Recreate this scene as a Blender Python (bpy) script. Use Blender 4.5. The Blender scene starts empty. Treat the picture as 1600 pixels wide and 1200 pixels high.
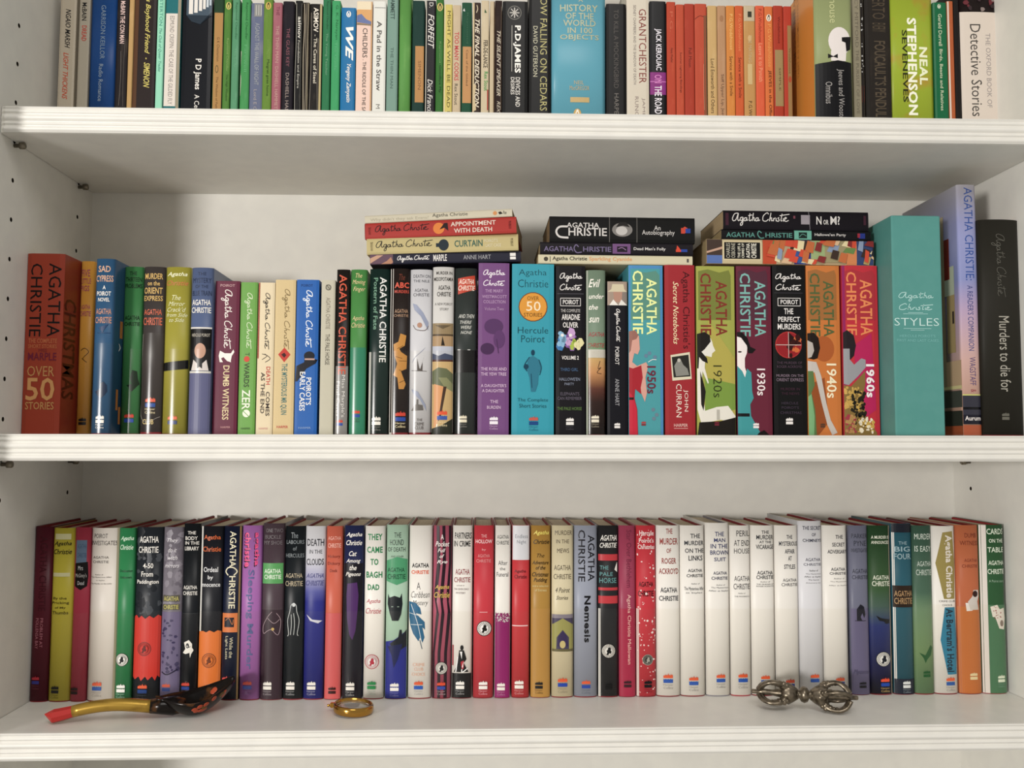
import bpy, bmesh, math, random
from mathutils import Vector, Matrix
random.seed(7)
C = bpy.context.scene.collection
SC = bpy.context.scene

# ---------------------------------------------------------------- camera
F, PI_, YA, RO = 1414.3012, 0.0644, 0.0396, -0.0049
CX, DIST = 0.5097, 0.9688
fh = Vector((math.sin(YA), math.cos(YA), 0))
r0 = Vector((math.cos(YA), -math.sin(YA), 0))
up0 = Vector((0, 0, 1)) * math.cos(PI_) - fh * math.sin(PI_)
fwd = fh * math.cos(PI_) + Vector((0, 0, 1)) * math.sin(PI_)
rt = r0 * math.cos(RO) - up0 * math.sin(RO)
up = r0 * math.sin(RO) + up0 * math.cos(RO)
CAM = Vector((CX, -DIST, 0))
cd = bpy.data.cameras.new('camera'); co = bpy.data.objects.new('camera', cd); C.objects.link(co)
m = Matrix((rt, up, -fwd)).transposed().to_4x4(); m.translation = CAM
co.matrix_world = m
cd.sensor_width = 36; cd.lens = 36 * F / 1600; cd.clip_start = .01
SC.camera = co

# ---------------------------------------------------------------- world, lamps, exposure
w = bpy.data.worlds.new('world'); SC.world = w; w.use_nodes = True
w.node_tree.nodes['Background'].inputs[0].default_value = (.86, .82, .76, 1)
w.node_tree.nodes['Background'].inputs[1].default_value = 0.47
def lamp(name, kind, loc, power, size, col, aim=None):
    l = bpy.data.lights.new(name, kind); o = bpy.data.objects.new(name, l); C.objects.link(o)
    l.energy = power; l.color = col; o.location = loc
    if kind == 'AREA':
        l.size = size; o.rotation_euler = (Vector(aim) - Vector(loc)).to_track_quat('-Z', 'Y').to_euler()
    else: l.shadow_soft_size = size
    return o
lamp('room_lamp', 'POINT', (-1.10, -2.40, .0), 222, .22, (1, .96, .915))
lamp('overhead_fill', 'AREA', (.6, -1.7, 1.5), 17, .9, (1, .96, .92), (.6, 0, 0))  # added weak fill from above to lift the shelf tops, not a known fitting
SC.view_settings.view_transform = 'Standard'; SC.view_settings.look = 'None'
SC.view_settings.exposure = 0; SC.view_settings.gamma = 1; SC.view_settings.use_curve_mapping = False
SC.cycles.max_bounces = 8; SC.cycles.transparent_max_bounces = 24

# ---------------------------------------------------------------- measures (metres; eye height is z = 0)
W, DEP = 1.1537, .2330
ZT = {1: .3555, 2: .0063, 3: -.2993}; TH = .0283; TL = {1: .0062, 2: .0033, 3: .0022}
def ray(px, py):
    return (fwd * F + rt * (px - 800) + up * (600 - py)).normalized()
def on_y(px, py, Y): d = ray(px, py); return CAM + d * ((Y - CAM.y) / d.y)
def on_z(px, py, Z): d = ray(px, py); return CAM + d * ((Z - CAM.z) / d.z)
def on_x(px, py, X): d = ray(px, py); return CAM + d * ((X - CAM.x) / d.x)

# ---------------------------------------------------------------- materials
def lin(c): return c / 12.92 if c <= .04045 else ((c + .055) / 1.055) ** 2.4
def rgb(h):
    if len(h) == 3: h = ''.join(a + a for a in h)
    c = [lin(int(h[i:i + 2], 16) / 255) for i in (0, 2, 4)]; g = .3 * c[0] + .6 * c[1] + .1 * c[2]
    k = min(1, .82 + .26 * g)
    return tuple(max(.003, (g + (a - g) * .92) * k - .004) for a in c) + (1,)
MATS = {}
def mat(col, rough=.42, metal=0, key='', **kw):
    k = (col, rough, metal, key)
    if k in MATS: return MATS[k]
    M = bpy.data.materials.new(key or 'paper_' + str(col)); M.use_nodes = True
    b = M.node_tree.nodes['Principled BSDF']
    b.inputs['Base Color'].default_value = rgb(col); b.inputs['Roughness'].default_value = rough
    b.inputs['Metallic'].default_value = metal
    if not metal: b.inputs['Specular IOR Level'].default_value = .22
    for a, v in kw.items(): b.inputs[a].default_value = v
    MATS[k] = M; return M
def nodes(M): return M.node_tree.nodes, M.node_tree.links, M.node_tree.nodes['Principled BSDF']
def vary(col, col2, scale, rough=.45, key='', lo=.4, hi=.6, stretch=(1, 1, 1), bump=0, detail=4):
    """two colours mixed by noise"""
    k = (col, col2, scale, rough, key)
    if k in MATS: return MATS[k]
    M = mat(col, rough, 0, key or 'mottled_' + col + col2 + str(scale)); n, l, b = nodes(M)
    tc = n.new('ShaderNodeTexCoord'); mp = n.new('ShaderNodeMapping'); mp.inputs['Scale'].default_value = stretch
    nz = n.new('ShaderNodeTexNoise'); nz.inputs['Scale'].default_value = scale; nz.inputs['Detail'].default_value = detail
    cr = n.new('ShaderNodeValToRGB'); cr.color_ramp.elements[0].position = lo; cr.color_ramp.elements[1].position = hi
    cr.color_ramp.elements[0].color = rgb(col); cr.color_ramp.elements[1].color = rgb(col2)
    l.new(tc.outputs['Object'], mp.inputs[0]); l.new(mp.outputs[0], nz.inputs[0]); l.new(nz.outputs[0], cr.inputs[0])
    l.new(cr.outputs[0], b.inputs['Base Color'])
    if bump:
        bp = n.new('ShaderNodeBump'); bp.inputs['Strength'].default_value = bump; bp.inputs['Distance'].default_value = .0005
        l.new(nz.outputs[0], bp.inputs['Height']); l.new(bp.outputs[0], b.inputs['Normal'])
    MATS[k] = M; return M
def grad(stops, z0, z1, key):
    """a printed gradient up the spine; stops = [(fraction from the foot, colour)]"""
    M = mat('888', .4, 0, key); n, l, b = nodes(M)
    tc = n.new('ShaderNodeTexCoord'); sp = n.new('ShaderNodeSeparateXYZ'); mr = n.new('ShaderNodeMapRange')
    mr.inputs[1].default_value = z0; mr.inputs[2].default_value = z1
    cr = n.new('ShaderNodeValToRGB'); e = cr.color_ramp.elements
    e[0].position, e[0].color = stops[0][0], rgb(stops[0][1]); e[1].position, e[1].color = stops[-1][0], rgb(stops[-1][1])
    for f, c in stops[1:-1]:
        x = e.new(f); x.color = rgb(c)
    l.new(tc.outputs['Object'], sp.inputs[0]); l.new(sp.outputs[2], mr.inputs[0]); l.new(mr.outputs[0], cr.inputs[0])
    l.new(cr.outputs[0], b.inputs['Base Color']); return M
def pages_mat(col):
    k = ('pages', col)
    if k in MATS: return MATS[k]
    M = bpy.data.materials.new('page_edges'); M.use_nodes = True; n, l, b = nodes(M); b.inputs['Roughness'].default_value = .9
    tc = n.new('ShaderNodeTexCoord'); mp = n.new('ShaderNodeMapping'); mp.inputs['Scale'].default_value = (2600, 14, 14)
    nz = n.new('ShaderNodeTexNoise'); nz.inputs['Scale'].default_value = 1; nz.inputs['Detail'].default_value = 2
    cr = n.new('ShaderNodeValToRGB'); cr.color_ramp.elements[0].position = .3; cr.color_ramp.elements[1].position = .7
    c = rgb(col); cr.color_ramp.elements[0].color = (c[0] * .82, c[1] * .79, c[2] * .74, 1); cr.color_ramp.elements[1].color = c
    bp = n.new('ShaderNodeBump'); bp.inputs['Strength'].default_value = .3; bp.inputs['Distance'].default_value = .0002
    l.new(tc.outputs['Object'], mp.inputs[0]); l.new(mp.outputs[0], nz.inputs[0]); l.new(nz.outputs[0], cr.inputs[0])
    l.new(cr.outputs[0], b.inputs['Base Color']); l.new(nz.outputs[0], bp.inputs['Height']); l.new(bp.outputs[0], b.inputs['Normal'])
    MATS[k] = M; return M
def film_mat():
    if 'film' in MATS: return MATS['film']
    M = bpy.data.materials.new('clear_film'); M.use_nodes = True; n = M.node_tree.nodes; l = M.node_tree.links; n.clear()
    o = n.new('ShaderNodeOutputMaterial'); mx = n.new('ShaderNodeMixShader'); t = n.new('ShaderNodeBsdfTransparent'); g = n.new('ShaderNodeBsdfGlossy')
    t.inputs[0].default_value = (.995, .99, .975, 1); g.inputs['Roughness'].default_value = .2
    lw = n.new('ShaderNodeLayerWeight'); pw = n.new('ShaderNodeMath'); pw.operation = 'POWER'; pw.inputs[1].default_value = 4
    ma = n.new('ShaderNodeMath'); ma.operation = 'MULTIPLY_ADD'; ma.inputs[1].default_value = .5; ma.inputs[2].default_value = .028
    l.new(lw.outputs['Facing'], pw.inputs[0]); l.new(pw.outputs[0], ma.inputs[0]); l.new(ma.outputs[0], mx.inputs[0]); l.new(t.outputs[0], mx.inputs[1]); l.new(g.outputs[0], mx.inputs[2]); l.new(mx.outputs[0], o.inputs[0])
    MATS['film'] = M; return M

# ---------------------------------------------------------------- mesh helpers
def link(name, me, parent=None, label=None, kind=None):
    o = bpy.data.objects.new(name, me); C.objects.link(o)
    if parent: o.parent = parent
    if label: o['label'] = label
    if kind: o['kind'] = kind
    return o
def mesh(name, V, Fc, mats, mi=None, smooth=False):
    me = bpy.data.meshes.new(name); me.from_pydata([tuple(v) for v in V], [], Fc)
    for x in mats: me.materials.append(x)
    if mi: me.polygons.foreach_set('material_index', mi)
    if smooth: me.polygons.foreach_set('use_smooth', [True] * len(me.polygons))
    me.update(); return me
def empty(name, loc, label, cat, group=None):
    o = bpy.data.objects.new(name, None); C.objects.link(o); o.location = loc; o.empty_display_size = .02
    o['label'] = label; o['category'] = cat
    if group: o['group'] = group
    return o
def from_bm(name, bm, mats, parent=None, smooth=False, label=None, kind=None):
    me = bpy.data.meshes.new(name); bmesh.ops.recalc_face_normals(bm, faces=bm.faces); bm.to_mesh(me); bm.free()
    for x in mats: me.materials.append(x)
    if smooth: me.polygons.foreach_set('use_smooth', [True] * len(me.polygons))
    return link(name, me, parent, label, kind)
def box(bm, a, b, mi=0):
    r = bmesh.ops.create_cube(bm, size=1); vs = r['verts']
    for v in vs: v.co = Vector([(a[i] + b[i]) / 2 + v.co[i] * (b[i] - a[i]) for i in range(3)])
    for f in {f for v in vs for f in v.link_faces}: f.material_index = mi
    return vs
def tube(bm, pts, rad, seg=10, cap=True):
    """swept tube; rad may be a list, or a list of (ra, rb)"""
    pts = [Vector(p) for p in pts]; rings = []
    ref = Vector((0, 0, 1))
    for i, p in enumerate(pts):
        t = (pts[min(i + 1, len(pts) - 1)] - pts[max(i - 1, 0)]).normalized()
        if abs(t.dot(ref)) > .95: ref = Vector((0, 1, 0))
        s = t.cross(ref).normalized(); u = s.cross(t)
        r = rad[i] if isinstance(rad, (list, tuple)) else rad
        ra, rb = r if isinstance(r, (list, tuple)) else (r, r)
        rings.append([bm.verts.new(p + s * ra * math.cos(2 * math.pi * k / seg) + u * rb * math.sin(2 * math.pi * k / seg)) for k in range(seg)])
    for a, b in zip(rings, rings[1:]):
        for k in range(seg): bm.faces.new((a[k], a[(k + 1) % seg], b[(k + 1) % seg], b[k]))
    if cap:
        bm.faces.new(rings[0]); bm.faces.new(rings[-1])
def lathe(bm, prof, ax, seg=24, M=Matrix()):
    """prof = [(along, radius)] turned about the x axis, then moved by M"""
    rings = []
    for a, r in prof:
        rings.append([bm.verts.new(M @ Vector((a, r * math.cos(2 * math.pi * k / seg), r * math.sin(2 * math.pi * k / seg)))) for k in range(seg)])
    for a, b in zip(rings, rings[1:]):
        for k in range(seg): bm.faces.new((a[k], a[(k + 1) % seg], b[(k + 1) % seg], b[k]))
    bm.faces.new(rings[0]); bm.faces.new(rings[-1])

# ---------------------------------------------------------------- lettering: flat outlines in 2D, laid on the spine later
TXT = {}
def glyphs(s, bold, ital):
    """verts (2D, normalised to a 1 x 1 box) and faces of a line of text"""
    k = (s, bold, ital)
    if k in TXT: return TXT[k]
    cu = bpy.data.curves.new('t', 'FONT'); cu.body = s; cu.resolution_u = 2; cu.fill_mode = 'FRONT'
    cu.offset = {0: 0, 1: .013, 2: .032, -1: -.01}[bold]; cu.shear = .35 if ital else 0
    if bold > 1: cu.space_character = 1.08
    o = bpy.data.objects.new('t', cu); me = bpy.data.meshes.new_from_object(o)
    V = [(v.co.x, v.co.y) for v in me.vertices]; Fc = [tuple(p.vertices) for p in me.polygons]
    bpy.data.objects.remove(o); bpy.data.curves.remove(cu); bpy.data.meshes.remove(me)
    if not V: TXT[k] = ([], []); return TXT[k]
    x0 = min(v[0] for v in V); x1 = max(v[0] for v in V); y0 = min(v[1] for v in V); y1 = max(v[1] for v in V)
    V = [((a - x0) / (x1 - x0 + 1e-9), (b - y0) / (y1 - y0 + 1e-9)) for a, b in V]
    TXT[k] = (V, Fc); return TXT[k]
def spline(P, n=5):
    if len(P) < 3: return P
    out = []
    Q = [P[0]] + list(P) + [P[-1]]
    for i in range(1, len(Q) - 2):
        a, b, c, d = Q[i - 1:i + 3]
        for j in range(n):
            t = j / n
            out.append(tuple(.5 * (2 * b[k] + (c[k] - a[k]) * t + (2 * a[k] - 5 * b[k] + 4 * c[k] - d[k]) * t * t + (3 * b[k] - a[k] - 3 * c[k] + d[k]) * t ** 3) for k in (0, 1)))
    out.append(tuple(P[-1])); return out
def ribbon(P, wd, sx=1, sy=1):
    """a stroke of width wd; P in units whose real size is sx, sy"""
    V, Fc = [], []
    for i, p in enumerate(P):
        a = P[max(i - 1, 0)]; b = P[min(i + 1, len(P) - 1)]
        dx, dy = (b[0] - a[0]) * sx, (b[1] - a[1]) * sy; L = math.hypot(dx, dy) or 1
        nx, ny = -dy / L * wd / 2 / sx, dx / L * wd / 2 / sy
        V += [(p[0] + nx, p[1] + ny), (p[0] - nx, p[1] - ny)]
        if i: k = 2 * i; Fc.append((k - 2, k - 1, k + 1, k))
    return V, Fc
S1 = ["1.3,1.9 .5,1.7 0,.6 .2,0 .8,.3 1.4,1.9 1.2,.6 1.4,0 1.7,.3", "2.4,.9 1.9,.8 1.8,.2 2.2,.1 2.45,.9 2.3,-.8 1.9,-1.1 1.9,-.6 2.7,.3",
      "3.3,.8 2.8,.7 2.7,.1 3.1,.1 3.35,.8 3.3,.1 3.6,.3", "4.1,1.9 3.9,.2 4.2,.1 4.4,.4", "3.7,1.3 4.6,1.5", "4.9,2 4.6,0", "4.65,.5 5,.9 5.1,.1 5.4,.2",
      "6,.8 5.5,.7 5.4,.1 5.8,.1 6.05,.8 6,.1 6.4,.3"]
S2 = ["1.4,1.7 1.1,2.1 .2,1.3 .1,.2 .8,0 1.4,.5", "2,2.1 1.6,0", "1.65,.5 2.1,.9 2.1,.1 2.5,.3", "2.6,.8 2.55,0", "2.6,.5 3,.9", "3.2,.8 3.15,.1 3.4,.2",
      "3.9,.9 3.6,.8 3.9,.3 3.6,0 3.4,.1", "4.6,1.9 4.3,.2 4.6,.2", "4,1.4 6.3,1.8", "4.9,.8 4.85,.1 5.1,.2", "5.1,.5 5.6,.8 5.3,1 5.1,.3 5.5,0 6.1,.3"]
def parse(s): return [tuple(float(a) for a in p.split(',')) for p in s.split()]
def signature(two):
    P = [parse(s) for s in S1]
    if two: P = [[(x / 6.4, (y + 4.1) / 6.2) for x, y in s] for s in P] + [[(x / 6.4, (y + 0) / 6.2) for x, y in parse(s)] for s in S2]
    else: P = [[(x / 13.3, (y + 1.1) / 3.2) for x, y in s] for s in P + [[(x + 7, y) for x, y in parse(s)] for s in S2]]
    return [spline(s, 4) for s in P]

# ---------------------------------------------------------------- the book maker
NAMED = {'snow': 'eae6de', 'chalk': 'e8e4dc', 'cool': 'd8d8dc', 'w': 'eae6de', 'k': '1b1b1d', 'r': 'd8402c', 'b': '2a4fae', 'o': 'e8551f', 'c': 'e6d6a8', 'g': '8a8680', 'y': 'e0c040', 'd': '34343a'}
def cc(s): return NAMED.get(s, s)
class Face:
    """collects printed shapes in spine coordinates: a = metres across, z = metres up"""
    def __init__(s, w, h, curve, a_of, z_of, px): s.w, s.h, s.curve, s.U, s.Z, s.px = w, h, curve, a_of, z_of, px; s.parts = {}; s.n = 0
    def add(s, part, col, V, Fc, rough=.42, clip=True):
        """V in metres (a, z)"""
        s.n += 1
        bm = bmesh.new(); vs = [bm.verts.new((min(max(a, .0003), s.w - .0003) if clip else a, 0, min(max(z, .0008), s.h - .0003) if clip else z)) for a, z in V]
        for f in Fc:
            try: bm.faces.new([vs[i] for i in f])
            except ValueError: pass
        wid = max(a for a, z in V) - min(a for a, z in V)
        if wid > .004:
            for k in range(1, 10):
                x = s.w * k / 10
                bmesh.ops.bisect_plane(bm, geom=bm.verts[:] + bm.edges[:] + bm.faces[:], plane_co=(x, 0, 0), plane_no=(1, 0, 0))
        off = .00012 + .00004 * s.n
        d = s.parts.setdefault(part, dict(V=[], F=[], M=[], mats=[]))
        key = (col, rough)
        if key not in d['mats']: d['mats'].append(key)
        base = len(d['V']); bm.verts.index_update()
        for v in bm.verts: d['V'].append((v.co.x, s.curve(v.co.x) - off, v.co.z))
        for f in bm.faces:
            f.normal_update(); idx = [v.index + base for v in f.verts]
            if f.normal.y > 0: idx.reverse()
            d['F'].append(idx); d['M'].append(d['mats'].index(key))
        bm.free()
    def build(s, root, spine_mat):
        for part, d in s.parts.items():
            me = mesh(part, d['V'], d['F'], [c if not isinstance(c, str) else mat(c, r) for c, r in d['mats']], d['M'])
            link(part, me, root)
    # --- drawing calls in (u 0..1, photo px down the spine)
    def P(s, u, y): return (s.U(u), s.Z(y))
    def draw(s, line, gl):
        f = line.strip().split('|'); t = f[0]
        num = lambda q: [float(x) for x in q.split()]
        if t in 'tv' and len(t) == 1:
            u0, u1, y0, y1 = num(f[2]); fl = f[4] if len(f) > 4 else ''
            V, Fc = glyphs(f[1], 2 if 'B' in fl else 1 if 'b' in fl else -1 if 'l' in fl else 0, 'i' in fl)
            if t == 't': V = [s.P(u0 + (u1 - u0) * a, y1 + (y0 - y1) * b) for a, b in V]
            elif 'n' in fl: V = [s.P(u0 + (u1 - u0) * (1 - b), y1 + (y0 - y1) * a) for a, b in V]
            else: V = [s.P(u0 + (u1 - u0) * b, y0 + (y1 - y0) * a) for a, b in V]
            if V: s.add('lettering', cc(f[3]), V, Fc, gl)
        elif t == 'r':
            u0, u1, y0, y1 = num(f[1]); s.add('printed_panel', cc(f[2]), [s.P(u0, y1), s.P(u1, y1), s.P(u1, y0), s.P(u0, y0)], [(0, 1, 2, 3)], gl)
        elif t == 'e':
            u, y, a, b = num(f[1]); n = 22; V = [s.P(u + a / s.px * math.cos(i * 6.2832 / n), y + b * math.sin(i * 6.2832 / n)) for i in range(n)]
            s.add('printed_picture', cc(f[2]), V, [tuple(range(n))], gl)
        elif t == 'p':
            V = [s.P(*q) for q in parse(f[1])]
            from mathutils.geometry import tessellate_polygon
            s.add('printed_picture', cc(f[2]), V, [tuple(q) for q in tessellate_polygon([[Vector((a, b, 0)) for a, b in V]])], gl)
        elif t == 'l':
            P = [s.P(*q) for q in spline(parse(f[2]))]; V, Fc = ribbon(P, float(f[1]) * s.w / s.px); s.add('printed_picture', cc(f[3]), V, Fc, gl)
        elif t == 's':
            u0, u1, y0, y1 = num(f[1]); mode = f[3]; wd = (float(f[4]) if len(f) > 4 else 1.3) * .8 * s.w / s.px; VV, FF = [], []
            for st in signature(mode == '2'):
                if mode == 'v': Q = [s.P(u0 + (u1 - u0) * b, y0 + (y1 - y0) * a) for a, b in st]
                else: Q = [s.P(u0 + (u1 - u0) * a, y1 + (y0 - y1) * b) for a, b in st]
                V, Fc = ribbon(Q, wd); k = len(VV); VV += V; FF += [tuple(i + k for i in q) for q in Fc]
            s.add('signature_lettering', cc(f[2]), VV, FF, gl)
        elif t == 'h':   # publisher's fire and water mark
            u, y, wd = num(f[1]); c1, c2 = f[2].split(); hw = wd / 2 / s.px; q = wd / 14
            X = lambda k: u - hw + 2 * hw * k
            fl = [(0, 7), (0, 4), (.08, 2.6), (.14, 4), (.22, 1.2), (.28, 3.4), (.38, 1.6), (.42, 3.6), (.5, 1), (.56, 0), (.58, 3), (.66, 2), (.72, 3.6), (.82, .8), (.86, 3.2), (.93, 1.8), (1, 3.6), (1, 7)]
            V = [s.P(X(a), y + b * q) for a, b in fl]; n = len(V)
            from mathutils.geometry import tessellate_polygon
            ts = lambda V: [tuple(p) for p in tessellate_polygon([[Vector((a, b, 0)) for a, b in V]])]
            s.add('publisher_mark', cc(c1), V, ts(V), gl)
            V = [s.P(X(a), y + b * q) for a, b in [(0, 14), (0, 8.4), (.13, 9), (.25, 8.2), (.38, 9), (.5, 8.2), (.62, 9), (.75, 8.2), (.88, 9), (1, 8.4), (1, 14)]]
            s.add('publisher_mark', cc(c2), V, ts(V), gl)
            if len(f) > 3:
                for k, (tx, b0, b1) in enumerate((('Harper', 15.4, 19), ('Collins', 19.6, 23))):
                    V, Fc = glyphs(tx, 0, 0); V = [s.P(X(a), y + (b1 + (b0 - b1) * b) * q) for a, b in V]; s.add('publisher_mark', cc(f[3]), V, Fc, gl)
        elif t == 'b':   # round club badge with a hooded bust
            u, y, r = num(f[1]); bg, fg = f[2].split()
            def el(a, b, ra, rb, col, n=20): s.add('club_badge', cc(col), [s.P(u + (a + ra * math.cos(i * 6.2832 / n)) / s.px, y + b + rb * math.sin(i * 6.2832 / n)) for i in range(n)], [tuple(range(n))], gl)
            el(0, 0, r, r, fg); el(0, 0, r * .9, r * .9, bg)
            for i in range(22):
                a = i * 6.2832 / 22; el(r * .76 * math.cos(a), r * .76 * math.sin(a), r * .05, r * .09, fg, 5)
            el(0, 0, r * .6, r * .6, fg); el(0, 0, r * .56, r * .56, bg)
            sil = [(-.35, .5), (-.2, .2), (-.3, -.05), (-.12, -.2), (-.1, -.45), (.12, -.52), (.3, -.38), (.26, -.1), (.4, .1), (.28, .35), (.05, .3), (-.05, .52)]
            V = [s.P(u + a * r / s.px, y + b * r) for a, b in sil]
            from mathutils.geometry import tessellate_polygon
            s.add('club_badge', cc(fg), V, [tuple(p) for p in tessellate_polygon([[Vector((a, b, 0)) for a, b in V]])], gl)
        elif t == 'z':   # little bird mark in an oval
            u, y, r = num(f[1]); bg, fg = f[2].split()
            for a, b, ra, rb, col in ((0, 0, .75, 1, bg), (0, .05, .38, .7, fg), (0, .15, .2, .5, bg), (.02, -.62, .22, .22, fg)):
                s.add('publisher_mark', cc(col), [s.P(u + (a + ra * math.cos(i * .3927)) * r / s.px, y + (b + rb * math.sin(i * .3927)) * r) for i in range(16)], [tuple(range(16))], gl)
        elif t == 'n':   # scattered printed spots: n|count size|u0 u1 y0 y1|colours
            k, sz = num(f[1]); u0, u1, y0, y1 = num(f[2]); cols = f[3].split(); R = random.Random(int(k * 7 + sz * 3 + y0))
            for c in cols:
                VV, FF = [], []
                for i in range(int(k / len(cols))):
                    a, b, r = R.uniform(u0, u1), R.uniform(y0, y1), sz * R.uniform(.4, 1); m0 = len(VV); e = R.uniform(.6, 1.6)
                    VV += [s.P(a + r * math.cos(j * 1.047) * R.uniform(.7, 1.2) / s.px, b + r * e * math.sin(j * 1.047) * R.uniform(.7, 1.2)) for j in range(6)]; FF.append(tuple(range(m0, m0 + 6)))
                s.add('printed_picture', cc(c), VV, FF, gl)
BOOKS = []
def make_book(w, h, dep, kind, base, label, group, design, U, Z, px, opt):
    """local frame: x across the spine, z up the spine, y into the shelf, spine front at y = 0"""
    root = empty('book', (0, 0, 0), label, 'book', group)
    hard = kind == 'H'
    c = opt.get('c', .17 * w if hard else .0009); al = .7 if hard else .12
    curve = lambda a: c * (al * abs(2 * a / w - 1) ** 2 + (1 - al) * abs(2 * a / w - 1) ** 10)
    gl = opt.get('gl', .36 if hard else .44)
    base_m = opt['m'](h) if 'm' in opt else mat(cc(base), gl) if not opt.get('worn') else vary(cc(base), opt['worn'], 90, .6, '', .55, .8, (1, 1, .25))
    N = 14 if hard else 8
    def shell(name, t0, t1, z0, z1, M, back, smooth=True, label=None):
        """U-shaped wrap between offsets t0 (outer) and t1 (inner) from the outermost skin"""
        out, inn = [], []
        for k, (lst, t) in enumerate(((out, t0), (inn, t1))):
            lst.append((t, back))
            lst.append((t, c + .0035)); 
            for i in range(N + 1):
                s_ = i / N; a = t + (w - 2 * t) * s_; q = abs(2 * s_ - 1)
                lst.append((a, t + c * (al * q ** 2 + (1 - al) * q ** 10)))
            lst.append((w - t, c + .0035)); lst.append((w - t, back))
        n = len(out); V = [(a, b, z0) for a, b in out] + [(a, b, z1) for a, b in out] + [(a, b, z0) for a, b in inn] + [(a, b, z1) for a, b in inn]
        Fc = []
        for i in range(n - 1):
            Fc += [(i, i + 1, n + i + 1, n + i), (2 * n + i + 1, 2 * n + i, 3 * n + i, 3 * n + i + 1), (n + i, n + i + 1, 3 * n + i + 1, 3 * n + i), (i + 1, i, 2 * n + i, 2 * n + i + 1)]
        Fc += [(0, n, 3 * n, 2 * n), (n - 1, 3 * n - 1, 4 * n - 1, 2 * n - 1)]
        me = mesh(name, V, Fc, [M]); 
        for p in me.polygons:
            if abs(p.normal.z) < .5: p.use_smooth = smooth and hard
        return link(name, me, root, label)
    pg = pages_mat(opt.get('pg', 'dccdb4' if hard else 'c8b48c'))
    if hard:
        lift = opt.get('lift', .0012)
        shell('dust_jacket', 0, .0003, lift, h, base_m, dep)
        shell('case_boards', .00035, .0018, 0, h - .0006, mat(cc(opt.get('bd', '8e2028')), .6), dep - .0005, False)
        bm = bmesh.new(); box(bm, (.0020, c + .003, .003), (w - .0020, dep - .003, h - .0030)); from_bm('page_block', bm, [pg], root)
    else:
        shell('cover', 0, .00035, 0, h, base_m, dep)
        bm = bmesh.new(); box(bm, (.0005, c + .0005, .0004), (w - .0005, dep - .0006, h - .0004)); from_bm('page_block', bm, [pg], root)
    f = Face(w, h, curve, U, Z, px)
    if opt.get('x') and opt['x'] in ('side', 'side2', 'side3', 'side4'): SIDE(opt['x'], root, w, h, dep)
    if 'wl' in opt: f.draw('r|0 %.3f %.1f 1110|dcdad4' % (3.6 / px, opt['wl']), gl)
    if opt.get('x') == 'cap': CAPTION(f, gl)
    for line in design.split(';'):
        if line.strip():
            if line.strip()[0] == 'k':
                y0 = float(line.split('|')[1]); zb = Z(y0); o_ = -.0007; n = 12
                V = []; 
                for i in range(n + 1):
                    a = w * i / n
                    for z in (.0012, zb): V.append((a, curve(a) + o_, z))
                me = mesh('clear_band', V, [(2 * i, 2 * i + 2, 2 * i + 3, 2 * i + 1) for i in range(n)], [film_mat()], None, True); link('clear_band', me, root, 'clear glossy plastic band around the lower half')
            else: f.draw(line, gl)
    f.build(root, base_m)
    BOOKS.append(root); return root
XEND = {}
def shelf_book(row, xl, xr, yt, kind, base, label, design, opt=None):
    opt = opt or {}
    Y = opt.get('Y', {1: .105, 2: .105, 3: .108}[row]); ref = {1: 165, 2: 650, 3: 1060}[row]
    X0 = on_y(xl, ref, Y).x; X1 = on_y(xr, ref, Y).x
    X0 = max(X0, XEND.get(row, .0005)) + .00015; X1 = max(X1, X0 + .006) - .00015; XEND[row] = X1
    zb = ZT[row] + TL[row] * (X0 + X1) / 2 + .0002 + abs(TL[row]) * (X1 - X0) / 2
    zt = on_y((xl + xr) / 2, yt, Y).z; h = zt - zb; w = X1 - X0
    dep = min(opt.get('dep', .119 if kind == 'H' else .112), DEP - Y - .002)
    # photo row -> height along the spine
    def Z(y): return on_y((xl + xr) / 2, y, Y).z - zb
    grp = {1: 'books on the upper shelf', 2: 'upright books on the middle shelf', 3: 'hardcovers on the lower shelf'}[row]
    if 'jit' in opt: pass
    r = make_book(w, h, dep, kind, base, label, grp, design, lambda u: u * w, Z, xr - xl, opt)
    r.location = (X0, Y, zb); return r

def CAPTION(f, gl): pass

def side_text(root, x, items):
    """printing on a cover board: (text, y0, y1, z0, z1, colour) ; x is the board's plane, sgn its outward side"""
    sgn = 1 if x > .0001 else -1
    VV, FF, MI, mats = [], [], [], []
    for k, (tx, a0, a1, z0, z1, col) in enumerate(items):
        V, Fc = glyphs(tx, 1, 0) if tx else ([(0, 0), (1, 0), (1, 1), (0, 1)], [(0, 1, 2, 3)])
        mm = mat(cc(col), .3)
        if mm not in mats: mats.append(mm)
        n = len(VV)
        if tx and tx[0] != '=' : VV += [(x + sgn * (.0002 + .00003 * k), a0 + (a1 - a0) * b, z1 + (z0 - z1) * a) for a, b in V]
        else: VV += [(x + sgn * (.0002 + .00003 * k), a0 + (a1 - a0) * a, z0 + (z1 - z0) * b) for a, b in V]
        FF += [tuple(i + n for i in f) for f in Fc]; MI += [mats.index(mm)] * len(Fc)
    link('cover_printing', mesh('cover_printing', VV, FF, mats, MI), root)
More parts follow.
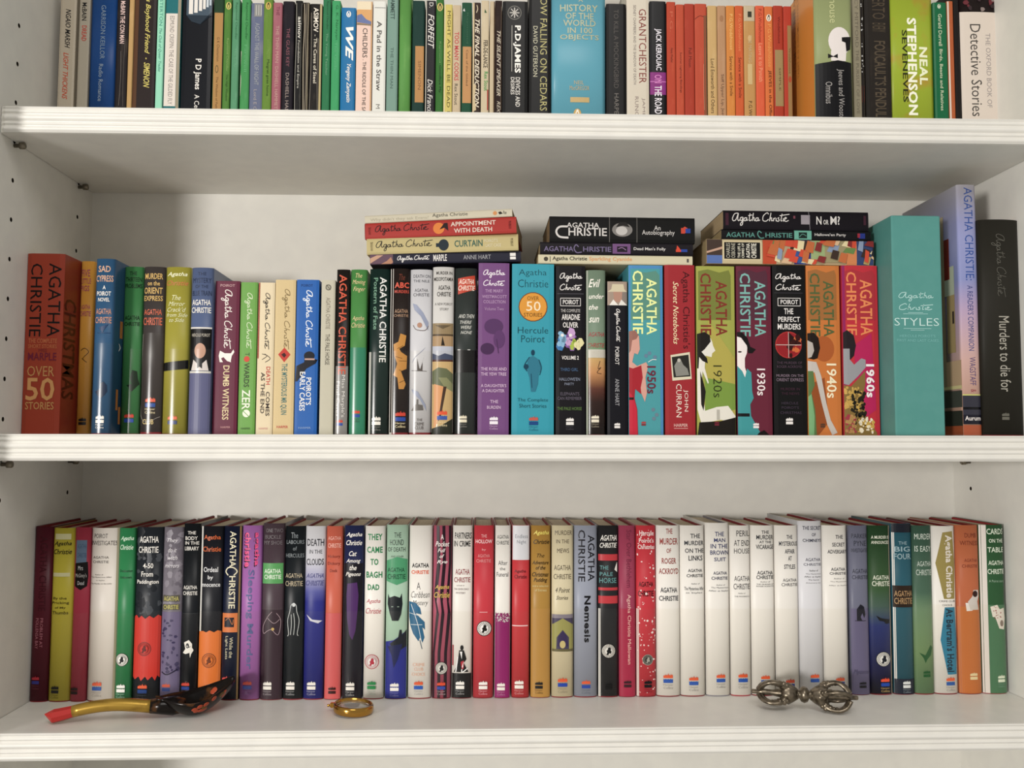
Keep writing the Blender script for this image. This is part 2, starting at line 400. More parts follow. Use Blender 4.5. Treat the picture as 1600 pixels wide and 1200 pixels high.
def SIDE(kind, root, w, h, dep):
    if kind == 'side': side_text(root, w, [('CHRISTMAS', .004, .034, .04, .155, '5c2018')])
    if kind == 'side2': side_text(root, w, [('', .022, .03, .112, .132, 'c07838'), ('', .016, .022, .028, .052, 'c07838'), ('', .024, .030, .012, .032, 'c07838'), ('A', .02, .026, .096, .106, 'c8ccd0')])
    if kind == 'side4': side_text(root, 0, [('', .0035, dep, .0, h, 'd88c30'), ('THE JEEVES OMNIBUS IS A TREAT', .05, .058, .09, .2, 'b07028'), ('MASTER OF COMEDY', .062, .07, .1, .2, 'b07028')])
    if kind == 'side3': side_text(root, 0, [('', .001, dep, .001, .012, 'a85430'), ('', .001, dep, .012, .03, '3a3c34'), ('', .001, dep, .034, .054, '4c5048'), ('', .001, dep, .056, .060, 'd8cc90'), ('', .001, dep, .060, .09, 'c8a884'), ('', .012, .03, .10, .17, 'b09868'), ('', .014, .018, .135, .15, '3c3430'), ('', .012, .034, .17, .205, 'b8c0a8'), ('', .022, .034, .19, .24, '8c3428'), ('', .034, dep, .06, .27, 'a89878')])

# ---------------------------------------------------------------- bookcase: sides, back, shelves
white = vary('dedcd5', 'e4e2da', 40, .38, 'painted_board', .3, .7)
case = empty('bookcase', (W / 2, .1, -.70), 'white built-in bookcase with fluted shelf edges and drilled sides', 'bookcase')
def child(o): o.matrix_parent_inverse = Matrix.Translation((-W / 2, -.1, .70)); return o
LO, HI, FR = -.70, .80, -.055
dark = mat('2a2218', .9)
def side(x0, x1, face, holes):
    bm = bmesh.new(); box(bm, (x0, FR, LO), (x1, DEP + .012, HI)); 
    o = from_bm('side_panel', bm, [white, dark], case); child(o)
    cm = bmesh.new()
    for (y, z) in holes:
        M = Matrix.Translation((face, y, z)) @ Matrix.Rotation(math.pi / 2, 4, 'Y')
        bmesh.ops.create_cone(cm, cap_ends=True, segments=14, radius1=.0026, radius2=.0026, depth=.016, matrix=M)
    for f in cm.faces: f.material_index = 1
    cme = bpy.data.meshes.new('c'); cm.to_mesh(cme); cm.free(); cme.materials.append(white); cme.materials.append(dark)
    co_ = bpy.data.objects.new('c', cme); C.objects.link(co_)
    md = o.modifiers.new('b', 'BOOLEAN'); md.operation = 'DIFFERENCE'; md.object = co_; md.solver = 'EXACT'; md.material_mode = 'INDEX'
    bpy.context.view_layer.update()
    me = bpy.data.meshes.new_from_object(o.evaluated_get(bpy.context.evaluated_depsgraph_get()))
    o.modifiers.clear(); o.data = me; bpy.data.objects.remove(co_)
pf = [on_x(a, b, 0) for a, b in ((31, 43), (29, 104), (26, 164), (20, 282), (17, 344), (14, 405), (12, 469), (9, 531), (6, 595), (3, 655))]
yf = sum(p.y for p in pf) / len(pf); yb = on_x(120, 365, 0).y
pitch = (pf[3].z - pf[9].z) / 6; z0 = pf[3].z
hl = [(y, z0 + k * pitch) for y in (yf, yb) for k in range(-14, 11)]
side(-.018, 0, 0, hl)
side(W, W + .018, W, [(y, z + .008) for y, z in hl])
bm = bmesh.new(); box(bm, (-.018, DEP + .0002, LO), (W + .018, DEP + .008, HI)); child(from_bm('back_panel', bm, [white], case))
def trim_profile(th):
    """(forward, down) outline of the beaded shelf edge"""
    P = [(0, 0), (.0035, .0002), (.0045, .0012)]
    for a, b, amp in ((.13, .27, .0016), (.31, .56, .0026), (.60, .72, .0015), (.76, .97, .0022)):
        P.append((.0030, (a - .015) * th))
        for i in range(7):
            t = i / 6; P.append((.0032 + amp * math.sin(math.pi * t), (a + (b - a) * t) * th))
    P += [(.003, .985 * th), (0, th)]
    return P
def shelf(zt, tilt, th=TH):
    sh = empty('shelf', (0, 0, 0), '', ''); del sh['label']; del sh['category']
    sh.parent = case; child(sh)
    sh.matrix_parent_inverse = Matrix.Translation((-W / 2, -.1, .70)) 
    def zz(x): return zt + tilt * x
    a, b = .0008, W - .0008
    V = [(x, y, zz(x) - d) for x in (a, b) for y in (.0002, DEP - .0005) for d in (0, th)]
    bm = bmesh.new(); v = [bm.verts.new(p) for p in V]
    for f in ((0, 1, 3, 2), (4, 6, 7, 5), (0, 4, 5, 1), (2, 3, 7, 6), (0, 2, 6, 4), (1, 5, 7, 3)): bm.faces.new([v[i] for i in f])
    from_bm('shelf_board', bm, [white], sh)
    P = trim_profile(th); bm = bmesh.new(); R = []
    for k, x in enumerate((a, .006, b - .006, b)):
        R.append([bm.verts.new((x, -(p * (.25 if k in (0, 3) else 1)), zz(x) - d)) for p, d in P])
    for r, q in zip(R, R[1:]):
        for i in range(len(P) - 1): bm.faces.new((r[i], r[i + 1], q[i + 1], q[i]))
        bm.faces.new((r[0], q[0], q[-1], r[-1]))
    bm.faces.new(R[0]); bm.faces.new(R[-1])
    o = from_bm('edge_trim', bm, [white], sh)
    return sh
for k in (1, 2, 3): shelf(ZT[k], TL[k])
shelf(.715, 0); shelf(-.60, 0)
# little steel shelf supports under the upper shelf
steel = mat('8c8474', .35, .8, 'steel')
for k in (1, 2, 3):
    for y in (yf, yb):
        for s, x in ((1, 0), (-1, W)):
            z = ZT[k] - TH + TL[k] * x - .0003
            bm = bmesh.new(); lathe(bm, [(0, .0022), (.006, .0022), (.0062, .0038), (.011, .0038), (.012, .003)], 0, 12, Matrix.Translation((x + s * .0001, y, z - .004)) @ Matrix.Rotation(0 if s > 0 else math.pi, 4, 'Z'))
            child(from_bm('shelf_pin', bm, [steel], case, True))
bm = bmesh.new(); box(bm, (-1.6, DEP + .022, -.9), (W + 1.6, DEP + .06, 1.2)); wl = from_bm('wall_back', bm, [vary('cfc8ba', 'd4cdbf', 20, .8, 'plaster', bump=.2)], None); wl['kind'] = 'structure'
SHZ = lambda x: ZT[3] + TL[3] * x


# ---------------------------------------------------------------- upper shelf, left to right
PG = dict(pg='c8b48c')
def PW(col): return dict(worn=col, gl=.5)
T = [
(88.5,114,-18,'P','bdb19c','cream paperback with black and orange lettering, beside the side panel',"v|NGAIO MARSH|.35 .68 14 75|k|bi;v|LIGHT THICKENS|.3 .62 82 155|d0583a|bi",0),
(118.5,135.5,-14,'P','b3aa98','grey cream paperback with short black word above a short red word',"v|McBAIN|.25 .7 4 32|k|b;v|DREAD|.3 .75 40 64|d04a3a|b",0),
(136,177,-26,'H','1f4f92','wide royal blue hardcover with faded grey serif lettering',"v|GARRISON KEILLOR|.42 .6 8 92|8fa6bc;v|Radio Romance|.4 .56 100 158|9fb2c4",dict(c=.004)),
(178,196,-12,'P','221c1e','thin worn black paperback with white and pink lettering running down',"v|ED McBAIN THE CON MAN|.3 .72 -8 68|e8c8c0|b;l|.6|.45,80 .5,120 .4,165|77706a;l|.5|.8,60 .72,120 .78,166|6a625a",PW('4a4038')),
(197,204.5,-4,'P','b8935a','very thin tan paperback between two black books',"",PW('d0b080')),
(205.5,240,-10,'P','2b2120','black paperback with yellow italic lettering and a brown edge strip',"r|.0 .2 -10 172|5a3a24;v|Maigret's Boyhood Friend|.45 .75 -40 84|cfc060|bi;v|-  SIMENON|.5 .78 90 137|cfc060|bi",0),
(241.5,253,-20,'P','8fd4b4','slim mint green paperback with teal italic lettering',"v|G.K. CHESTERTON|.3 .75 -40 40|3f8f80;v|The Club of Queer Trades|.25 .7 44 112|3f8a7c|i",0),
(254.5,279,-16,'P','1a6f74','teal paperback with long white panel and thin grey lettering',"r|.02 .78 21 166|d8cfc4;v|EDMUND CRISPIN: THE CASE OF THE GILDED FLY|.3 .58 25 163|7a7470;r|.8 1 -20 175|9a9078",0),
(281.5,328,-34,'P','17191f','thick black paperback with open pages pictured and large white serif initials',"r|.12 .98 -34 24|4a5a68;r|.2 .34 -34 22|ddd8d0;r|.38 .5 -34 20|ddd8d0;r|.54 .65 -34 17|ddd8d0;r|.68 .77 -34 14|ddd8d0;r|.8 .87 -34 11|c8d0d4;r|.9 .96 -34 8|b8c4cc;p|.12,24 .3,34 .6,38 .98,18 .98,24 .12,24|2c3844;v|P D James|.42 .68 92 140|e8e4dc|b;v|A Certain Justice|.42 .64 148 215|e8e4dc",dict(gl=.35)),
(330,346,-3,'P','214028','thin paperback, dark green top over worn orange panel with small oval',"r|.1 .95 20 235|b08448;v|G K Chesterton|.4 .66 58 96|5a4020;e|.45 108 2.6 6|5a5030;e|.45 108 1.8 4.6|b08448;v|The Wisdom of Father|.4 .62 120 175|6a4a28",PW('5a5040')),
(346.5,358,-4,'P','4c8030','slim olive green paperback with pale oval bird near its top',"z|.6 9 6|c8b860 2c4a20;v|Raymond Chandler|.4 .75 60 112|8cb060;v|The High Window|.4 .75 116 158|33581f",PW('76a04c')),
(359.5,371,-2,'P','54946c','slim faded sea green paperback with dark green author lettering',"v|Raymond Chandler|.35 .75 4 62|2c6a44;v|The Lady|.35 .7 75 105|6cae84",PW('7ab090')),
(374,388,-2,'P','3f9450','bright green paperback with scuffed cream edge, darker lettering on top half',"v|Raymond Chandler|.4 .75 4 62|1f6030;v|Farewell|.4 .7 70 112|5cb070;l|.8|.06,80 .0,110 .07,125 .02,150|d8d8c0",PW('64ac70')),
(389,409,5,'P','666e8a','faded slate blue paperback with three pale bars near the top',"r|.25 .85 6 26|8c8c88;l|1|.4,8 .4,24|c0c0b8;l|1|.6,8 .6,24|c0c0b8;l|1|.8,8 .8,24|c0c0b8;v|AGAINST THE WALL OF NIGHT|.35 .7 36 133|a0a4a8;v|Lord E C|.35 .6 140 172|a8a0a0",PW('8a8c98')),
(408.5,423,-3,'P','63882c','olive green paperback with clear oval bird and dark small lettering',"z|.5 9 6|d0b050 2a3a18;v|Simenon Maigret|.4 .7 62 90|84a84c;v|Maigret goes home|.4 .75 93 150|2c4a1c",PW('7c9c44')),
(423.5,438,4,'P','a4606c','dusty pink paperback with faded pale lettering',"v|THE|.35 .7 10 24|7a3448;v|THE THIN MAN|.35 .7 40 98|c49a90;v|DASHIELL HAMMETT|.35 .7 104 175|c49a90",PW('b87880')),
(439,457,2,'P','1c1620','black paperback with widely spaced dusty rose lettering',"v|THE GLASS KEY|.35 .65 44 104|8c5460;v|DASHIELL HAMMETT|.35 .65 114 200|a09088",PW('3a3034')),
(458.5,470,1,'P','181818','creased black paperback with bold white lower case author lettering',"v|asimov|.4 .85 26 60|e0dcd0|b;v|Foundation and Empire|.35 .7 63 138|b8b4a8|b;l|.7|.15,5 .2,60 .1,120 .15,172|a8a498;l|.5|.9,5 .85,70 .9,172|77756c",PW('4a463e')),
(470.5,481,4,'P','2a241e','very creased thin dark paperback with cracked cream streaks',"l|1|.2,6 .3,40 .15,90 .3,172|b8ac94;l|.8|.6,5 .5,60 .66,120 .55,172|988c78;l|1|.85,5 .8,80 .86,172|a89c80",PW('7a6c58')),
(481.5,501,6,'P','1d1a18','black paperback with bold cream capitals and cream edge strip',"v|ASIMOV|.3 .7 12 50|e8e0d0|b;v|- The Caves of Steel|.35 .62 54 130|d0c8b4|b;r|.82 1 6 235|b8a878;l|.7|.12,20 .16,100 .08,172|8c8478;l|.6|.72,60 .68,120 .74,172|8c8478",PW('4c443a')),
(502,514.5,-14,'P','28784c','deep green paperback with pale title lettering',"v|Raymond Chandler|.4 .72 2 46|14502e;v|The Young Teacher|.35 .7 52 118|74a884",PW('3c8c5c')),
(516,529.5,1,'P','38a062','emerald paperback with dark author name at its top',"v|G. K. Narayan|.38 .78 8 62|1c6a3c;v|The Guide|.38 .7 66 110|58b47c",PW('50b074')),
(531,554,12,'P','1674ac','bright blue short paperback with huge white two-letter title',"z|.5 22 5|e8e4dc 1674ac;v|WE|.32 .85 42 95|f0ece4|Bi;v|Yevgeny Zamyatin|.35 .72 100 160|e8e4dc|bi",dict(gl=.35)),
(555,580,2,'P','e4c4b4','pale pink paperback with sky picture band and black serif title',"r|0 1 2 15|e0d0b0;r|0 1 15 39|d8a060;p|0,24 .3,22 .6,30 1,34 1,38 .3,36 0,35|6a78a8;p|0,36 1,38 1,40 0,39|8c7a60;v|CHILDERS|.4 .7 44 90|3a3432;v|. THE RIDDLE OF THE SANDS|.42 .64 93 190|3a3432;r|.93 1 2 230|d8a868",dict(gl=.38)),
(581,601.5,2,'P','d8d8d0','white paperback with grey typewriter title',"r|.1 .95 11.5 12.5|888;v|A Pad in the Straw|.3 .68 33 142|55524e|b;v|M R|.3 .6 163 180|77746e",dict(gl=.38)),
(603,620.5,-18,'P','789a8c','grey green paperback, plain, with two small dark words',"v|HAMMETT|.3 .68 -6 30|2c4840|b;v|THE THIN MAN|.35 .6 74 138|4c6a60",dict(gl=.4)),
(622,641,-22,'H','5c9a48','plain cloth-bound mid green hardcover without lettering',"",dict(c=.003,worn='74ac58',gl=.7,lift=.0)),
(643,662,1,'P','173c34','very dark green paperback with lower orange panel',"r|.25 .98 72 160|b8864c;v|SIMENON|.5 .75 95 140|7a5430",PW('2c4c44')),
(663.5,679.5,1,'P','1e1c20','black paperback with large white italic capitals and pale edge',"r|.0 .1 1 235|c8c4b4;v|D.|.35 .75 4 12|e0dcd4;v|FORFEIT|.25 .85 22 76|e8e4dc|i;v|Dick Francis|.25 .75 124 178|e8e4dc|i",0),
(680,692,-4,'P','34702c','dark grass green paperback with oval bird and black lettering',"z|.5 11 6.5|c8b060 20381c;v|Raymond|.4 .7 65 98|74a060;v|Goodbye My|.4 .75 102 145|183c18",PW('4c8840')),
(692.5,706,7,'P','cdbc60','pale yellow paperback with dark spaced title down its spine',"v|MIGHT AS WELL BE DEAD|.4 .78 17 168|55501c;v|REX|.45 .8 174 190|55501c;r|0 .16 7 235|d8cca0",PW('d8cc90')),
(706.5,719.5,8,'P','c4b090','cream paperback with bold red title above black author name',"v|TOO MANY COOKS|.2 .75 50 126|c83a40|b;v|Rex Stout|.25 .65 131 164|4a4438",PW('d4c4a0')),
(720.5,736.5,4,'P','1b5038','dark green paperback with small white mark and lower orange panel',"r|.1 .98 73 161|c08c54;p|.1,17 .22,13 .3,18|ddd;v|Case of the Gilded|.45 .65 78 134|5a4024;v|Raymond|.45 .65 20 68|3a6c50",PW('2c6048')),
(737.5,750.5,4,'P','3a2c24','torn cream and brown paperback with white italic title',"r|0 .2 4 235|d0bc94;v|THE FINAL DEDUCTION|.3 .85 30 168|e4d8c0|bi;l|1.2|.5,8 .6,14 .45,20|d0c0a0;p|.1,130 .5,134 .3,150 .5,172 0,175|c8b48c",PW('5a4838')),
(751,763.5,1,'P','c8b898','cream paperback with black and green title over a red streak',"p|.45,14 .7,20 .4,20|2c5a30;v|FER-DE-LANCE|.3 .85 63 106|3a3024|b;v|Rex Stout|.4 .9 112 142|4a9a50|b;r|.8 .95 140 172|b03028",PW('d8ccb0')),
(764.5,772,2,'P','c4b292','thin plain cream paperback, brown at its edge',"r|.8 1 2 235|5a3c24",PW('a89070')),
(772.5,784,1,'P','2c1c18','dark brown creased paperback with cream italic title',"v|THE SILENT SPEAKER|.3 .8 48 150|c8bca8|bi;v|REX STOUT|.35 .8 158 210|c8bca8|i;l|.6|.9,10 .85,90 .9,172|7a6a58",PW('4c3830')),
(784.5,824.5,2,'P','131313','wide black paperback with flower badge and bold white initials',"e|.47 20 11 11|7a7870;e|.47 20 10 10|2a2a2a;l|1.8|.47,12 .47,28|b8b4ac;l|1.8|.28,20 .66,20|b8b4ac;l|1.6|.33,14 .61,26|b8b4ac;l|1.6|.33,26 .61,14|b8b4ac;v|P.D.JAMES|.42 .72 40 114|f0ece4|B;r|.36 .38 40 112|b8b4ac;v|DEVICES AND|.52 .7 121 167|d8d4cc|b;v|DESIRES|.33 .48 121 148|d8d4cc|b",dict(gl=.4)),
(826,860,-24,'P','121216','tall black paperback with yellowish serif title and author',"v|SNOW FALLING ON CEDARS|.52 .84 -22 173|b8b070;v|DAVID GUTERSON|.2 .4 41 120|c8c4a8",dict(gl=.4)),
(861,946.5,-40,'H','5fa6ba','very wide sky blue hardcover with pale gold lettering',"t|A|.5 .58 -4 3|b4b090;t|HISTORY|.16 .86 7 18|b0b494|b;t|OF THE|.26 .78 20 30|b0b494|b;t|WORLD|.22 .82 31 41|b0b494|b;t|IN 100|.3 .76 43 52|b0b494|b;t|OBJECTS|.16 .88 54 64|b0b494|b;t|NEIL|.42 .6 126 132|b8a880;t|MacGREGOR|.34 .7 134 141|b8a880;r|.35 .7 152 160|c0a468;z|.48 178 8|c8a050 e8e0d0",dict(c=.004,gl=.3)),
(947.5,978.5,6,'P','171210','black paperback with barely legible dark grey title',"v|TO KILL A MOCKINGBIRD|.38 .62 15 138|55504c;v|HARPER LEE|.4 .62 146 205|77726c",dict(gl=.4)),
(979.5,1014.5,-30,'P','cfc6b4','tall ivory paperback with large dark red spaced title',"v|GRANTCHESTER|.55 .88 14 130|8a3c34;v|SIDNEY CHAMBERS AND THE SHADOW OF DEATH|.3 .42 8 132|88807a;v|JAMES|.66 .82 153 188|9a8c84;v|RUNCIE|.36 .52 151 190|9a8c84",dict(gl=.4)),
(1015.5,1041.5,2,'P','14101a','black paperback with magenta band and white condensed capitals',"r|0 1 113 148|8c2c80;v|JACK KEROUAC|.28 .72 45 110|e8e4ec|b;v|ON|.28 .72 117 130|d884c4|b;v|THE ROAD|.28 .72 134 178|e8e4ec|b;r|.0 1 127 128.5|c870b8",dict(gl=.36)),
(1042.5,1056.5,3,'P','bc4428','brick orange paperback directly beside the black one with magenta band',"v|Heavy Weather|.35 .7 75 98|6a2014;v|P.G.|.35 .7 18 50|d06444",PW('cc5a38')),
(1057,1070,7,'P','c24c2e','orange red paperback with longest dark small title of the red run',"v|Summer Lightning Blandings|.4 .7 82 145|641c12",PW('d06040')),
(1070.5,1086,6,'P','b03a24','deep brick red paperback, one of four reddish ones in a run',"v|Full Moon|.4 .7 75 105|641c12",PW('c04c34')),
(1086.5,1105.5,6,'P','c04c30','red paperback with cracked spine and brown edge strip',"r|.76 1 24 235|6c5c40;l|.8|0,30 .4,25 .75,26|6a1c14;l|.5|.72,100 .7,130 .74,172|e09070",PW('cc5c40')),
(1106.5,1121.5,9,'P','c8a468','sandy tan paperback with dark title on its lower half',"v|Lord Emsworth and Others|.3 .7 92 177|4c3418",PW('d4b47c')),
(1122,1135.5,9,'P','b88c64','pinkish tan paperback with faded oval and brown title',"e|.5 29 3 5|a87850;v|Stiff Upper Lip, Jeeves|.3 .72 116 190|6a4a34",PW('c49c78')),
(1136,1149.5,9,'P','d48432','amber paperback with lighter author name over dark title',"v|P.G.Wodehouse|.4 .75 22 78|eebc6c;v|Service with a Smile|.35 .72 88 150|5a3414",PW('e09c4c')),
(1150,1163,9,'P','d05a26','strong orange paperback with faint author name over dark title',"v|P.G.Wodehouse|.4 .75 22 80|ec8c50;v|Service with a Smile|.35 .72 90 153|6a2410",PW('dc6c34')),
(1163.5,1181.5,9,'P','c09050','tan paperback with pale top and small dark square',"r|0 1 9 33|c0b090;r|.35 .7 18 27|3a3828;e|.5 60 3 5|d4ac70;r|.3 .7 100 132|ccb078;v|P.G.WO|.35 .65 158 185|5a4020;v|THE MATING|.38 .68 55 98|c8b084",PW('ccA468'.lower())),
(1182,1196,9,'P','dc5c34','coral orange paperback with pale rubbed lettering along the middle',"v|P.G.Wodehouse|.35 .7 14 66|9a3018;v|Leave it to Psmith|.3 .75 68 128|f0946c|b",PW('e47048')),
(1196.5,1209.5,10,'P','d87030','orange paperback with white oval bird at its top',"z|.5 28 5.5|e8dcc8 3a2c1c;v|P.G.Wodehouse|.35 .75 38 105|eea050;v|JEEVES in the Offing|.3 .75 110 186|4c2810",PW('e08444')),
(1210,1225.5,9,'P','b03820','red paperback with long khaki panel, its spine end red',"r|.12 .98 78 166|a08858;v|SIMPLE|.5 .7 106 142|5a4828;v|Wodehouse|.45 .7 26 68|7a2014",PW('bc4830')),
(1226,1239,10,'P','b83a24','red topped paperback with khaki panel down to the shelf',"r|.45 1 40 235|9c7c4c;v|Wodehouse|.6 .85 75 115|6a5430;e|.7 124 2.5 5|b05030",PW('c44c34')),
(1275,1334,-40,'H','96a06c','wide sage green omnibus hardcover with dark coat picture below a pale oval head',"v|Wodehouse|.4 .6 -44 36|c0c48c;e|.66 64 18 22|e0d8d4;p|.4,64 .38,56 .52,48 .5,84 .44,84|e0d8d4;p|.42,80 .84,80 .82,95 .42,95|e0d8d4;p|.36,97 .6,94 .98,97 1,235 0,235 0,100|17141a;p|.72,58 .98,56 .95,76 .84,80 .82,66 .72,64|1c1a1c;p|.34,84 .48,88 .6,84 .6,91 .48,89 .34,91|1c1a1c;v|Jeeves and Wooster|.56 .76 108 190|a8a4a0;v|Omnibus|.26 .44 128 162|a8a4a0",dict(Y=.056,dep=.15,x='side4',c=.003,bd='8a7a50')),
(1335,1352,-24,'P','b0a68c','narrow stone coloured paperback with dotted black edge strip',"v|NANCY MITFORD|.2 .5 -30 74|8a8270;v|THE PURSUIT OF LOVE|.22 .5 78 178|8a8270;r|.68 1 -24 235|2c2624;r|.72 .96 134 160|8c2c28;n|16 1.6|.72 .94 0 172|ddd",0),
(1353.5,1394,-30,'P','28231f','thick charcoal paperback with ornate tan lettering down its spine',"v|FOUCAULT'S PENDULUM|.35 .8 64 200|5c5040|b;v|EVERY|.3 .8 36 50|5c5040;v|UMBERTO|.3 .8 -30 30|55493a",dict(gl=.5,worn='3a322a')),
(1394.5,1461,-36,'H','9cae22','wide acid green hardcover with orange blotches and white capitals',"v|NEAL|.66 .86 73 132|e8ecc8|B;v|STEPHENSON|.38 .6 28 180|f0f0dc|B;v|SEVENEVES|.26 .38 47 160|2c3010|b",dict(c=.003,m=lambda h:vary('9cb020','b8902c',30,.35,'',.52,.72))),
(1461.5,1483,4,'P','116a42','green paperback with small pale bold title',"z|.45 10 3.5|d8dcc8 116a42;v|Gerald Durrell|.35 .62 22 72|c0ccac|b;v|Birds, Beasts and Relatives|.35 .62 77 173|c0ccac|b",dict(gl=.36)),
(1483.5,1493.5,2,'P','b45a2c','thin rust paperback with white left edge strip',"r|0 .28 2 235|d8d0c4",PW('c46c40')),
(1494,1502.5,-20,'P','1c1412','thin black book beside a large ivory one',"",0),
(1503.5,1567,-30,'H','201418','very wide hardcover with ivory panel and grey title under dark picture band',"n|26 5|.1 .9 -20 16|6c2c34 8a7c78 3a2c30;r|.0 .96 19 240|d4c8bc;v|Detective Stories|.24 .5 38 182|4c4844;v|THE OXFORD BOOK OF|.62 .74 52 168|9a9290",dict(c=.002,gl=.38)),
]
for t in T:
    o = t[7] or {}
    o = dict(o)
    if t[3] == 'P' and 'pg' not in o: o['pg'] = 'c8b890'
    shelf_book(1, t[0], t[1], t[2], t[3], t[4], t[5], t[6], o)

